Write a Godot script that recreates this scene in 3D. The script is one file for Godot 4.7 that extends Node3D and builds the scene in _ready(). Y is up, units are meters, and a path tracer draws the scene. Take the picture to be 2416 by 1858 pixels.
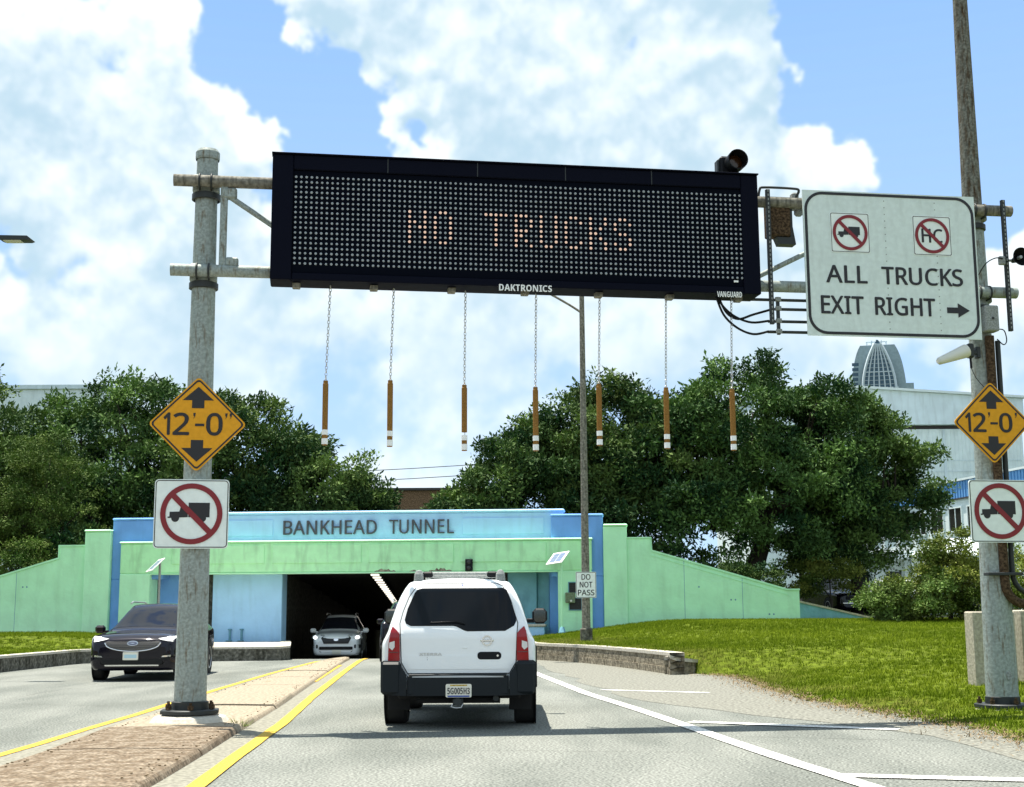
extends Node3D
# A road into a short portal with an overhead message board, seen from a car.
# x right, y up, -z ahead; metres. The eye is 1.37 m above the road.

const EXPOSURE := 2.2
var R := RandomNumberGenerator.new()
var taken := {}
var mats := {}
var texs := {}

# ------------------------------------------------------------------ build
func _ready() -> void:
	var cam := Camera3D.new()
	cam.name = "camera"
	cam.fov = 32.66
	cam.near = 0.1
	cam.far = 2500.0
	cam.position = Vector3(0, 1.37, 0)
	cam.rotation = Vector3(deg_to_rad(9.24), 0, deg_to_rad(-0.3))
	add_child(cam)
	var env := Environment.new()
	env.background_mode = Environment.BG_SKY
	env.sky = Sky.new()
	env.sky.sky_material = make_sky()
	env.tonemap_mode = Environment.TONE_MAPPER_LINEAR
	env.tonemap_exposure = EXPOSURE
	env.sdfgi_enabled = true
	env.ssao_enabled = true
	env.ssil_enabled = true
	var we := WorldEnvironment.new()
	we.name = "environment"
	we.environment = env
	add_child(we)
	var sun := DirectionalLight3D.new()
	sun.name = "sun"
	sun.light_energy = 1.6
	sun.light_color = Color(1.0, 0.97, 0.92)
	sun.light_angular_distance = 0.5
	sun.shadow_enabled = true
	sun.look_at_from_position(Vector3(-0.175, 1.0, -0.165) * 100.0, Vector3.ZERO, Vector3.FORWARD)
	add_child(sun)
	make_materials()
	make_ground()
	make_road_details()
	make_portal()
	make_buildings()
	make_plants()
	make_grass()
	make_gantry()
	make_board()
	make_signs()
	make_clearance_bars()
	make_gantry_fittings()
	make_portal_fittings()
	make_white_suv()
	make_dark_suv()
	make_silver_suv()
	make_black_car()
	make_parked_cars()

# ------------------------------------------------------------------ naming
func numbered(called: String) -> String:
	var n: int = taken.get(called, 0)
	taken[called] = n + 1
	return called if n == 0 else "%s_%03d" % [called, n]

func tag(o: Node, label: String, category: String, group := "", kind := "") -> Node:
	if label != "": o.set_meta("label", label)
	if category != "": o.set_meta("category", category)
	if group != "": o.set_meta("group", group)
	if kind != "": o.set_meta("kind", kind)
	return o

func thing(called: String, label: String, category: String, at := Vector3.ZERO, turn := 0.0, group := "") -> Node3D:
	var o := Node3D.new()
	o.name = numbered(called)
	add_child(o)
	o.position = at
	o.rotation.y = turn
	tag(o, label, category, group)
	return o

func put(parent: Node, called: String, st: SurfaceTool, m: Material, kind := "") -> MeshInstance3D:
	var o := MeshInstance3D.new()
	o.mesh = st.commit()
	o.material_override = m
	var n := 0
	var nm := called
	if parent == self:
		nm = numbered(called)
	else:
		var key := str(parent.get_instance_id()) + called
		n = taken.get(key, 0)
		taken[key] = n + 1
		if n > 0: nm = "%s_%03d" % [called, n]
	o.name = nm
	parent.add_child(o)
	if kind != "": o.set_meta("kind", kind)
	return o

func structure(called: String, st: SurfaceTool, m: Material, label := "") -> MeshInstance3D:
	var o := put(self, called, st, m, "structure")
	if label != "": o.set_meta("label", label)
	return o

# ------------------------------------------------------------------ mesh helpers
func S() -> SurfaceTool:
	var s := SurfaceTool.new()
	s.begin(Mesh.PRIMITIVE_TRIANGLES)
	return s

func vert(s: SurfaceTool, p: Vector3, n: Vector3) -> void:
	s.set_normal(n)
	s.add_vertex(p)

# corners counter-clockwise as seen from outside
func tri(s: SurfaceTool, a: Vector3, b: Vector3, c: Vector3) -> void:
	var n := (b - a).cross(c - a).normalized()
	vert(s, a, n); vert(s, c, n); vert(s, b, n)

func quad(s: SurfaceTool, a: Vector3, b: Vector3, c: Vector3, d: Vector3) -> void:
	var n := (c - a).cross(d - b).normalized()
	vert(s, a, n); vert(s, c, n); vert(s, b, n)
	vert(s, a, n); vert(s, d, n); vert(s, c, n)

func quadn(s: SurfaceTool, a: Vector3, b: Vector3, c: Vector3, d: Vector3, na: Vector3, nb: Vector3, nc: Vector3, nd: Vector3) -> void:
	vert(s, a, na); vert(s, c, nc); vert(s, b, nb)
	vert(s, a, na); vert(s, d, nd); vert(s, c, nc)

# a box with chamfered edges
func box(s: SurfaceTool, c: Vector3, size: Vector3, b := 0.0, xf := Transform3D.IDENTITY) -> void:
	var h := size / 2.0
	var k := minf(b, minf(h.x, minf(h.y, h.z)) * 0.9)
	for ax in 3:
		for sg in [-1.0, 1.0]:
			var u := (ax + 1) % 3
			var v := (ax + 2) % 3
			var q := []
			for cr in [[-1, -1], [1, -1], [1, 1], [-1, 1]]:
				var p := Vector3.ZERO
				p[ax] = sg * h[ax]
				p[u] = cr[0] * (h[u] - k)
				p[v] = cr[1] * (h[v] - k)
				q.append(xf * (c + p))
			if sg > 0: quad(s, q[0], q[1], q[2], q[3])
			else: quad(s, q[3], q[2], q[1], q[0])
	if k <= 0.0: return
	for ax in 3: # edges along ax
		var u := (ax + 1) % 3
		var v := (ax + 2) % 3
		for su in [-1.0, 1.0]:
			for sv in [-1.0, 1.0]:
				var q := []
				for e in [[-1, 0], [1, 0], [1, 1], [-1, 1]]:
					var p := Vector3.ZERO
					p[ax] = e[0] * (h[ax] - k)
					p[u] = su * (h[u] - (k if e[1] == 1 else 0.0))
					p[v] = sv * (h[v] - (0.0 if e[1] == 1 else k))
					q.append(xf * (c + p))
				if _inward(q, xf * c): quad(s, q[0], q[3], q[2], q[1])
				else: quad(s, q[0], q[1], q[2], q[3])
	for sx in [-1.0, 1.0]:
		for sy in [-1.0, 1.0]:
			for sz in [-1.0, 1.0]:
				var a := xf * (c + Vector3(sx * h.x, sy * (h.y - k), sz * (h.z - k)))
				var d := xf * (c + Vector3(sx * (h.x - k), sy * h.y, sz * (h.z - k)))
				var e := xf * (c + Vector3(sx * (h.x - k), sy * (h.y - k), sz * h.z))
				if sx * sy * sz > 0: tri(s, a, d, e)
				else: tri(s, a, e, d)

func _inward(q: Array, c: Vector3) -> bool:
	return (q[2] - q[0]).cross(q[3] - q[1]).dot((q[0] + q[2]) / 2.0 - c) < 0.0

func boxp(parent: Node, called: String, lo: Vector3, hi: Vector3, m: Material, b := 0.0) -> MeshInstance3D:
	var s := S()
	box(s, (lo + hi) / 2.0, hi - lo, b)
	return put(parent, called, s, m)

# a tube along points; radii one number or one per point
func tube(s: SurfaceTool, pts: Array, rad, n := 10, caps := true) -> void:
	var rings := []
	var up := Vector3.UP
	for i in pts.size():
		var d: Vector3 = (pts[mini(i + 1, pts.size() - 1)] - pts[maxi(i - 1, 0)]).normalized()
		if i == 0: up = Vector3.RIGHT if absf(d.y) > 0.9 else Vector3.UP
		var x := up.cross(d).normalized()
		up = d.cross(x).normalized()
		var r: float = rad[i] if rad is Array else rad
		var ring := []
		for k in n:
			var a := TAU * k / n
			var dir := x * cos(a) + up * sin(a)
			ring.append([pts[i] + dir * r, dir])
		rings.append(ring)
	for i in rings.size() - 1:
		for k in n:
			var a = rings[i][k]; var b = rings[i][(k + 1) % n]
			var c = rings[i + 1][(k + 1) % n]; var d = rings[i + 1][k]
			quadn(s, a[0], b[0], c[0], d[0], a[1], b[1], c[1], d[1])
	if caps:
		for k in range(1, n - 1):
			tri(s, rings[0][0][0], rings[0][k + 1][0], rings[0][k][0])
			var l: Array = rings[-1]
			tri(s, l[0][0], l[k][0], l[k + 1][0])

func curve(pts: Array, k := 6) -> Array:
	var out := []
	for i in pts.size() - 1:
		var p0 = pts[maxi(i - 1, 0)]; var p1 = pts[i]; var p2 = pts[i + 1]; var p3 = pts[mini(i + 2, pts.size() - 1)]
		for j in k:
			out.append(p1.cubic_interpolate(p2, p0, p3, float(j) / k))
	out.append(pts[-1])
	return out

# spun profile [(radius, height)...] about an axis
func lathe(s: SurfaceTool, prof_in: Array, n := 16, xf := Transform3D.IDENTITY) -> void:
	var prof := prof_in.duplicate()
	var way := 0.0
	for i in prof.size() - 1: way += (prof[i].x + prof[i + 1].x) * (prof[i + 1].y - prof[i].y) + 0.001 * (prof[i].x - prof[i + 1].x)
	if way < 0: prof.reverse()
	for i in prof.size() - 1:
		var p: Vector2 = prof[i]
		var q: Vector2 = prof[i + 1]
		var e := q - p
		var nn := Vector2(e.y, -e.x).normalized()
		for k in n:
			var a := TAU * k / n
			var b := TAU * (k + 1) / n
			var da := Vector3(cos(a), 0, -sin(a)); var db := Vector3(cos(b), 0, -sin(b))
			var na := xf.basis * (da * nn.x + Vector3.UP * nn.y); var nb := xf.basis * (db * nn.x + Vector3.UP * nn.y)
			quadn(s, xf * (da * p.x + Vector3.UP * p.y), xf * (db * p.x + Vector3.UP * p.y), xf * (db * q.x + Vector3.UP * q.y), xf * (da * q.x + Vector3.UP * q.y), na.normalized(), nb.normalized(), nb.normalized(), na.normalized())

func ccw(poly: PackedVector2Array) -> PackedVector2Array:
	var q := poly.duplicate()
	if Geometry2D.is_polygon_clockwise(q): q.reverse()
	var a := 0.0
	for i in q.size(): a += q[i].cross(q[(i + 1) % q.size()])
	if a < 0: q.reverse()
	return q

# polygon in x,y pulled from z0 to z1 (z1 towards the viewer)
func prism(s: SurfaceTool, poly_in: PackedVector2Array, z0: float, z1: float, xf := Transform3D.IDENTITY) -> void:
	var poly := ccw(poly_in)
	var t := Geometry2D.triangulate_polygon(poly)
	for i in range(0, t.size(), 3):
		var a := poly[t[i]]; var b := poly[t[i + 1]]; var c := poly[t[i + 2]]
		if (b - a).cross(c - a) < 0:
			var w := b; b = c; c = w
		tri(s, xf * Vector3(a.x, a.y, z1), xf * Vector3(b.x, b.y, z1), xf * Vector3(c.x, c.y, z1))
		tri(s, xf * Vector3(a.x, a.y, z0), xf * Vector3(c.x, c.y, z0), xf * Vector3(b.x, b.y, z0))
	for i in poly.size():
		var a := poly[i]; var b := poly[(i + 1) % poly.size()]
		quad(s, xf * Vector3(a.x, a.y, z0), xf * Vector3(b.x, b.y, z0), xf * Vector3(b.x, b.y, z1), xf * Vector3(a.x, a.y, z1))

# a frame between two outlines with the same number of points
func band(s: SurfaceTool, outer: PackedVector2Array, inner: PackedVector2Array, z0: float, z1: float, xf := Transform3D.IDENTITY) -> void:
	var n := outer.size()
	for i in n:
		var j := (i + 1) % n
		var a := outer[i]; var b := outer[j]; var c := inner[j]; var d := inner[i]
		quad(s, xf * Vector3(a.x, a.y, z1), xf * Vector3(b.x, b.y, z1), xf * Vector3(c.x, c.y, z1), xf * Vector3(d.x, d.y, z1))
		quad(s, xf * Vector3(a.x, a.y, z0), xf * Vector3(b.x, b.y, z0), xf * Vector3(b.x, b.y, z1), xf * Vector3(a.x, a.y, z1))
		quad(s, xf * Vector3(c.x, c.y, z0), xf * Vector3(d.x, d.y, z0), xf * Vector3(d.x, d.y, z1), xf * Vector3(c.x, c.y, z1))

func rrect(w: float, h: float, r: float, c := Vector2.ZERO, n := 5, turn := 0.0) -> PackedVector2Array:
	var p := PackedVector2Array()
	for q in 4:
		var o := Vector2((w / 2 - r) * (1 if q == 0 or q == 3 else -1), (h / 2 - r) * (1 if q < 2 else -1))
		for k in n + 1:
			var a := PI / 2 * (q + float(k) / n)
			p.append((o + Vector2(cos(a), sin(a)) * r).rotated(turn) + c)
	return p

func circle(r: float, c := Vector2.ZERO, n := 32, sx := 1.0) -> PackedVector2Array:
	var p := PackedVector2Array()
	for k in n:
		p.append(c + Vector2(cos(TAU * k / n) * sx, sin(TAU * k / n)) * r)
	return p

func rect(x0: float, y0: float, x1: float, y1: float) -> PackedVector2Array:
	return PackedVector2Array([Vector2(x0, y0), Vector2(x1, y0), Vector2(x1, y1), Vector2(x0, y1)])

func poly(a: Array) -> PackedVector2Array:
	var p := PackedVector2Array()
	for i in range(0, a.size(), 2): p.append(Vector2(a[i], a[i + 1]))
	return p

# a plate of that outline that follows the surface z = zf(x, y)
func panel(s: SurfaceTool, poly_in: PackedVector2Array, zf: Callable, thick: float, cell := 0.1, xf := Transform3D.IDENTITY) -> void:
	var pl := ccw(poly_in)
	var bb := Rect2(pl[0], Vector2.ZERO)
	for p in pl: bb = bb.expand(p)
	var nx := maxi(1, int(ceil(bb.size.x / cell)))
	var ny := maxi(1, int(ceil(bb.size.y / cell)))
	var e := 0.01
	var nf := func(p: Vector2) -> Vector3:
		return xf.basis * Vector3(-(zf.call(p.x + e, p.y) - zf.call(p.x - e, p.y)) / (2 * e), -(zf.call(p.x, p.y + e) - zf.call(p.x, p.y - e)) / (2 * e), 1).normalized()
	for i in nx:
		for j in ny:
			var r := rect(bb.position.x + bb.size.x * i / nx, bb.position.y + bb.size.y * j / ny, bb.position.x + bb.size.x * (i + 1) / nx, bb.position.y + bb.size.y * (j + 1) / ny)
			for piece in Geometry2D.intersect_polygons(pl, r):
				var t := Geometry2D.triangulate_polygon(piece)
				for k in range(0, t.size(), 3):
					var a: Vector2 = piece[t[k]]; var b: Vector2 = piece[t[k + 1]]; var c: Vector2 = piece[t[k + 2]]
					if (b - a).cross(c - a) < 0:
						var w := b; b = c; c = w
					for p in [a, c, b]:
						vert(s, xf * Vector3(p.x, p.y, zf.call(p.x, p.y) + thick), nf.call(p))
	for i in pl.size():
		var a := pl[i]; var b := pl[(i + 1) % pl.size()]
		var n := maxi(1, int(ceil(a.distance_to(b) / cell)))
		for k in n:
			var p := a.lerp(b, float(k) / n); var q := a.lerp(b, float(k + 1) / n)
			var zp: float = zf.call(p.x, p.y); var zq: float = zf.call(q.x, q.y)
			quad(s, xf * Vector3(p.x, p.y, zp - 0.02), xf * Vector3(q.x, q.y, zq - 0.02), xf * Vector3(q.x, q.y, zq + thick), xf * Vector3(p.x, p.y, zp + thick))

# lettering stretched to fill a box
func text(parent: Node, called: String, words: String, m: Material, c: Vector3, w: float, h: float, depth := 0.01, weight := 400, turn := 0.0) -> MeshInstance3D:
	var f := SystemFont.new()
	f.font_names = PackedStringArray(["Droid Sans"])
	f.font_weight = 400 if weight == 500 else weight
	var t := TextMesh.new()
	t.font = f
	t.text = words
	t.font_size = 48
	t.pixel_size = 0.01
	t.depth = depth
	t.curve_step = 2.0
	var bb := t.get_aabb()
	var s := S()
	var shifts := [Vector3.ZERO]
	if weight == 500: # a stroke a little heavier than the plain face
		var k := h * 0.022
		shifts = [Vector3(-k, 0, 0), Vector3(k, 0, 0.0012), Vector3(0, k, 0.0006), Vector3(0, -k, 0.0018)]
	for d in shifts:
		s.append_from(t, 0, Transform3D(Basis.IDENTITY.scaled(Vector3(w / bb.size.x, h / bb.size.y, 1)), d).translated_local(-(bb.position + bb.size / 2)))
	var o := put(parent, called, s, m)
	o.position = c
	o.rotation.y = turn
	return o

# ------------------------------------------------------------------ materials (colours are linear, real-world values)
func lin(r: float, g: float, b: float) -> Color:
	return Color(r, g, b).linear_to_srgb()

func noise_tex(key: String, c0: Color, c1: Color, freq: float, oct := 4, lo := 0.25, hi := 0.75, size := 512, kind := FastNoiseLite.TYPE_SIMPLEX_SMOOTH) -> NoiseTexture2D:
	if texs.has(key): return texs[key]
	var n := FastNoiseLite.new()
	n.noise_type = kind
	n.seed = hash(key) % 10000
	n.frequency = freq
	n.fractal_octaves = oct
	n.fractal_type = FastNoiseLite.FRACTAL_FBM if oct > 1 else FastNoiseLite.FRACTAL_NONE
	var g := Gradient.new()
	g.offsets = PackedFloat32Array([lo, hi])
	g.colors = PackedColorArray([c0, c1])
	var t := NoiseTexture2D.new()
	t.width = size; t.height = size
	t.seamless = true
	t.noise = n
	t.color_ramp = g
	texs[key] = t
	return t

func bump_tex(key: String, freq: float, strength: float, oct := 4) -> NoiseTexture2D:
	if texs.has(key): return texs[key]
	var n := FastNoiseLite.new()
	n.noise_type = FastNoiseLite.TYPE_SIMPLEX_SMOOTH
	n.seed = hash(key) % 10000
	n.frequency = freq
	n.fractal_octaves = oct
	var t := NoiseTexture2D.new()
	t.width = 512; t.height = 512
	t.seamless = true
	t.as_normal_map = true
	t.bump_strength = strength
	t.noise = n
	texs[key] = t
	return t

func mat(key: String, r: float, g: float, b: float, rough := 0.7, metal := 0.0) -> StandardMaterial3D:
	if mats.has(key): return mats[key]
	var m := StandardMaterial3D.new()
	m.albedo_color = lin(r, g, b)
	m.roughness = rough
	m.metallic = metal
	mats[key] = m
	return m

# mottled: between k0 and k1 times the colour, over a tile of that many metres; streaks run down when stretch > 1
func rough_mat(key: String, r: float, g: float, b: float, k0: float, k1: float, tile: float, rough := 0.85, freq := 0.012, bump := 0.0, streak := 0.0, streak_tile := 2.0) -> StandardMaterial3D:
	if mats.has(key): return mats[key]
	var m := StandardMaterial3D.new()
	m.albedo_texture = noise_tex(key, lin(r * k0, g * k0, b * k0), lin(minf(r * k1, 0.95), minf(g * k1, 0.95), minf(b * k1, 0.95)), freq, 5)
	m.uv1_triplanar = true
	m.uv1_world_triplanar = true
	m.uv1_scale = Vector3.ONE / tile
	m.roughness = rough
	m.metallic_specular = 0.2
	if streak > 0:
		m.detail_enabled = true
		m.detail_blend_mode = BaseMaterial3D.BLEND_MODE_MUL
		m.detail_albedo = noise_tex("streak%d" % int(streak * 100), Color.WHITE, Color(1 - streak * 0.8, 1 - streak * 0.8, 1 - streak * 0.85), 0.016, 5, 0.5, 0.95)
		m.detail_uv_layer = BaseMaterial3D.DETAIL_UV_2
		m.uv2_triplanar = true
		m.uv2_world_triplanar = true
		m.uv2_scale = Vector3(0.6, 0.11, 0.6) / streak_tile
	if bump > 0:
		m.normal_enabled = true
		m.normal_texture = bump_tex("bump_a", 0.05, 6.0, 5)
		m.normal_scale = bump
	mats[key] = m
	return m

func paint(key: String, r: float, g: float, b: float) -> StandardMaterial3D:
	if mats.has(key): return mats[key]
	var m := mat(key, r, g, b, 0.35)
	m.clearcoat_enabled = true
	m.clearcoat = 1.0
	m.clearcoat_roughness = 0.04
	return m

func glow(key: String, r: float, g: float, b: float, e: float) -> StandardMaterial3D:
	if mats.has(key): return mats[key]
	var m := mat(key, r, g, b, 0.4)
	m.emission_enabled = true
	m.emission = lin(r, g, b)
	m.emission_energy_multiplier = e
	return m

func make_materials() -> void:
	# road surfaces
	var m := rough_mat("asphalt", 0.192, 0.202, 0.183, 0.5, 1.5, 3.4, 0.9, 0.19, 0.4)
	m.detail_enabled = true
	m.detail_blend_mode = BaseMaterial3D.BLEND_MODE_MUL
	m.detail_albedo = noise_tex("asphalt_patches", Color(0.86, 0.87, 0.87), Color(1, 1, 1), 0.01, 5)
	m.detail_uv_layer = BaseMaterial3D.DETAIL_UV_2
	m.uv2_triplanar = true
	m.uv2_world_triplanar = true
	m.uv2_scale = Vector3(0.11, 0.11, 0.035)
	rough_mat("shoulder", 0.182, 0.183, 0.158, 0.6, 1.35, 3.4, 0.95, 0.1, 0.3)
	rough_mat("slab", 0.285, 0.245, 0.185, 0.7, 1.25, 3.0, 0.95, 0.09, 0.5)
	rough_mat("slab_worn", 0.228, 0.190, 0.143, 0.55, 1.4, 3.0, 0.95, 0.12, 0.5)
	m = mats["slab_worn"]
	m.detail_enabled = true
	m.detail_blend_mode = BaseMaterial3D.BLEND_MODE_MUL
	m.detail_albedo = noise_tex("slab_grime", Color(0.80, 0.77, 0.74), Color(1, 1, 1), 0.016, 5, 0.25, 0.75)
	m.detail_uv_layer = BaseMaterial3D.DETAIL_UV_2
	m.uv2_triplanar = true
	m.uv2_world_triplanar = true
	m.uv2_scale = Vector3(0.55, 0.5, 0.5)
	rough_mat("gutter", 0.225, 0.22, 0.18, 0.75, 1.15, 1.6, 0.9, 0.04, 0.6)
	rough_mat("yellow_line", 0.60, 0.40, 0.07, 0.55, 1.12, 0.8, 0.8, 0.06, 0.4)
	rough_mat("white_line", 0.74, 0.74, 0.70, 0.5, 1.1, 1.3, 0.8, 0.05, 0.3)
	rough_mat("crack", 0.085, 0.085, 0.075, 0.6, 1.3, 1.0, 1.0, 0.05)
	rough_mat("patch", 0.165, 0.172, 0.158, 0.6, 1.4, 3.0, 0.9, 0.19, 0.3)
	rough_mat("soil", 0.12, 0.085, 0.045, 0.6, 1.35, 1.5, 1.0, 0.06, 1.0)
	rough_mat("lawn", 0.085, 0.115, 0.010, 0.55, 1.35, 3.1, 1.0, 0.02, 0.8)
	rough_mat("dirt_litter", 0.21, 0.155, 0.09, 0.6, 1.4, 1.0, 1.0, 0.08, 1.0)
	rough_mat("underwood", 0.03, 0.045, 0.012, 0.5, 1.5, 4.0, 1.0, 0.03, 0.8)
	# concrete
	rough_mat("concrete", 0.42, 0.39, 0.31, 0.78, 1.15, 1.3, 0.9, 0.03, 0.3, 0.1)
	rough_mat("dirty_concrete", 0.155, 0.15, 0.125, 0.55, 1.4, 1.7, 0.95, 0.025, 0.7, 0.55, 1.1)
	rough_mat("stained_concrete", 0.30, 0.265, 0.20, 0.5, 1.25, 1.5, 0.95, 0.025, 0.7, 0.6, 0.8)
	rough_mat("cap_concrete", 0.50, 0.47, 0.40, 0.8, 1.1, 1.5, 0.9, 0.03, 0.4)
	# painted portal
	rough_mat("green_paint", 0.52, 0.92, 0.60, 0.96, 1.03, 6.0, 0.7, 0.012, 0.1, 0.07, 2.6)
	rough_mat("green_lintel", 0.49, 0.90, 0.52, 0.94, 1.03, 4.0, 0.7, 0.015, 0.12, 0.14, 1.8)
	rough_mat("sky_blue_paint", 0.40, 0.66, 0.93, 0.96, 1.03, 6.0, 0.7, 0.012, 0.1, 0.06, 2.4)
	rough_mat("deep_blue_paint", 0.18, 0.38, 0.80, 0.95, 1.05, 6.0, 0.7, 0.012, 0.1, 0.06, 2.4)
	rough_mat("slate_blue_paint", 0.17, 0.36, 0.45, 0.9, 1.08, 5.0, 0.7, 0.012, 0.2, 0.12, 1.7)
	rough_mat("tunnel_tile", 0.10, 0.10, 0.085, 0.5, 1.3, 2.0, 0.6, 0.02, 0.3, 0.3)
	mat("letter_grey", 0.06, 0.06, 0.075, 0.5)
	# metals
	rough_mat("pole_steel", 0.29, 0.335, 0.315, 0.78, 1.15, 0.8, 0.55, 0.03, 0.25, 0.16, 0.35)
	mats["pole_steel"].detail_albedo = noise_tex("rust_runs", Color.WHITE, Color(0.66, 0.54, 0.44), 0.02, 5, 0.62, 0.98)
	rough_mat("stained_pole", 0.17, 0.175, 0.15, 0.6, 1.3, 0.8, 0.7, 0.03, 0.25, 0.3, 0.3)
	mats["stained_pole"].detail_albedo = noise_tex("rust_runs_heavy", Color(1, 1.0, 1.0), Color(0.55, 0.41, 0.30), 0.02, 5, 0.4, 0.9)
	mats["pole_steel"].metallic = 0.1
	rough_mat("weathered_pole", 0.215, 0.208, 0.175, 0.6, 1.3, 0.9, 0.7, 0.02, 0.3, 0.4, 0.3)
	rough_mat("rusted_steel", 0.075, 0.05, 0.03, 0.4, 1.6, 0.7, 0.85, 0.03, 0.6)
	rough_mat("galvanised", 0.26, 0.28, 0.27, 0.75, 1.25, 0.6, 0.5, 0.04, 0.2)
	mat("dark_steel", 0.03, 0.035, 0.035, 0.55, 0.4)
	mat("bright_steel", 0.55, 0.56, 0.56, 0.35, 0.9)
	mat("chrome", 0.75, 0.76, 0.78, 0.1, 1.0)
	mat("black_housing", 0.0045, 0.0055, 0.012, 0.6).metallic_specular = 0.12
	mat("black_face", 0.003, 0.004, 0.008, 0.8).metallic_specular = 0.1
	mat("lens_off", 0.31, 0.345, 0.36, 0.4)
	glow("led_light", 0.62, 0.42, 0.32, 0.30)
	# signs
	rough_mat("sign_white", 0.76, 0.83, 0.80, 0.96, 1.04, 1.4, 0.5, 0.02)
	rough_mat("sign_grey_white", 0.66, 0.755, 0.73, 0.95, 1.04, 1.2, 0.5, 0.02, 0.0, 0.05, 0.8)
	rough_mat("sign_amber", 0.70, 0.33, 0.025, 0.94, 1.04, 0.9, 0.5, 0.02)
	mat("sign_black", 0.008, 0.008, 0.010, 0.5)
	mat("sign_red", 0.20, 0.006, 0.012, 0.5)
	rough_mat("bar_brown", 0.24, 0.125, 0.034, 0.8, 1.2, 0.4, 0.7, 0.03)
	mat("reflective_white", 0.80, 0.82, 0.80, 0.35)
	# vehicles
	paint("white_car", 0.80, 0.83, 0.84)
	paint("black_car", 0.004, 0.003, 0.009).metallic_specular = 0.1
	mats["black_car"].clearcoat = 0.7
	paint("silver_car", 0.72, 0.74, 0.75)
	mat("car_glass", 0.004, 0.006, 0.009, 0.02).metallic_specular = 0.28
	mat("windscreen", 0.012, 0.014, 0.02, 0.03).metallic_specular = 0.32
	mat("tyre", 0.012, 0.012, 0.012, 0.85)
	mat("alloy", 0.45, 0.46, 0.47, 0.3, 0.8)
	mat("plastic_black", 0.010, 0.011, 0.013, 0.5).metallic_specular = 0.25
	mat("bumper_grey", 0.013, 0.017, 0.020, 0.4).metallic_specular = 0.25
	mat("underbody", 0.008, 0.008, 0.008, 0.9)
	mat("tail_red", 0.27, 0.007, 0.014, 0.1)
	mat("clear_lens", 0.65, 0.65, 0.63, 0.12)
	glow("headlight_glow", 0.95, 0.96, 1.0, 1.4)
	mat("plate_white", 0.75, 0.73, 0.62, 0.5)
	mat("plate_blue", 0.42, 0.62, 0.70, 0.5)
	mat("ink_blue", 0.03, 0.07, 0.30, 0.5)
	mat("ink_dark", 0.05, 0.045, 0.05, 0.5)
	# far buildings
	rough_mat("siding", 0.68, 0.79, 0.83, 0.95, 1.04, 12.0, 0.6, 0.012, 0.0, 0.08, 3.0)
	rough_mat("white_wall", 0.76, 0.85, 0.85, 0.95, 1.04, 9.0, 0.7, 0.012, 0.0, 0.08, 3.0)
	mat("band_blue", 0.13, 0.34, 0.66, 0.5)
	mat("dark_gap", 0.05, 0.045, 0.045, 0.8)
	mat("window_dark", 0.02, 0.024, 0.022, 0.06)
	mat("roof_metal", 0.66, 0.74, 0.74, 0.45)
	rough_mat("brick_roof", 0.20, 0.125, 0.075, 0.45, 1.5, 3.0, 0.95, 0.06, 0.8)
	rough_mat("tower_stone", 0.34, 0.43, 0.46, 0.9, 1.08, 12.0, 0.8, 0.02)
	mat("tower_glass", 0.03, 0.085, 0.13, 0.1)
	mat("tower_rib", 0.62, 0.70, 0.74, 0.5)
	# plants
	rough_mat("bark", 0.05, 0.042, 0.035, 0.5, 1.5, 0.8, 1.0, 0.04, 1.0)
	for nm in ["leaf", "grass"]:
		var l := StandardMaterial3D.new()
		l.vertex_color_use_as_albedo = true
		l.roughness = 0.7 if nm == "leaf" else 0.9
		l.metallic_specular = 0.25 if nm == "leaf" else 0.1
		l.cull_mode = BaseMaterial3D.CULL_DISABLED
		l.backlight_enabled = true
		l.backlight = Color(0.35, 0.4, 0.2)
		mats[nm] = l

# ------------------------------------------------------------------ sky
# heaps of cumulus, each [azimuth, elevation, half width, half height, weight] in degrees; a negative weight is an opening
var clouds := [
	[-21.0, 22.6, 5.0, 3.2, 1.2], [-16.4, 21.0, 3.4, 3.4, 1.1], [-13.8, 18.9, 2.6, 2.6, 1.0], [-20.5, 17.6, 5.5, 3.4, 1.0], [-15.5, 16.2, 5.0, 2.6, 1.0], [-11.5, 15.5, 3.0, 1.8, 0.7],
	[-8.0, 26.2, 4.2, 1.8, 1.2], [-4.4, 23.6, 3.4, 2.2, 1.0], [0.6, 23.6, 5.0, 4.6, 1.3], [6.5, 22.6, 5.2, 4.8, 1.3], [-1.0, 19.0, 3.6, 2.6, 1.0], [10.0, 21.0, 2.8, 3.6, 1.0], [11.2, 26.0, 2.4, 1.8, 1.0], [6.0, 17.6, 5.0, 2.6, 1.0], [2.0, 30.0, 9.0, 4.0, 1.2],
	[14.6, 18.0, 2.3, 1.6, 1.0], [11.8, 17.4, 2.6, 1.8, 0.9], [20.6, 12.4, 3.6, 2.4, 1.1], [14.0, 12.0, 5.0, 2.6, 0.8], [7.0, 13.0, 6.0, 2.6, 0.7], [-16.8, 13.4, 2.2, 1.6, 0.8], [-19.0, 11.0, 5.0, 2.4, 0.9], [-9.0, 12.6, 5.0, 2.2, 0.8], [-3.0, 14.0, 5.0, 2.4, 0.7],
	[-11.0, 24.4, 1.6, 2.4, -1.6], [-8.4, 21.2, 3.4, 1.7, -1.5], [-6.0, 19.4, 1.8, 1.2, -1.0], [18.8, 21.6, 4.2, 3.8, -1.9], [15.4, 24.8, 2.6, 2.6, -1.7], [18.8, 15.4, 3.4, 1.3, -1.5], [-20.6, 14.2, 1.5, 0.8, -0.9], [-14.6, 26.2, 2.2, 1.0, -1.2], [-10.5, 17.2, 1.6, 0.9, -0.6],
]
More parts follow.
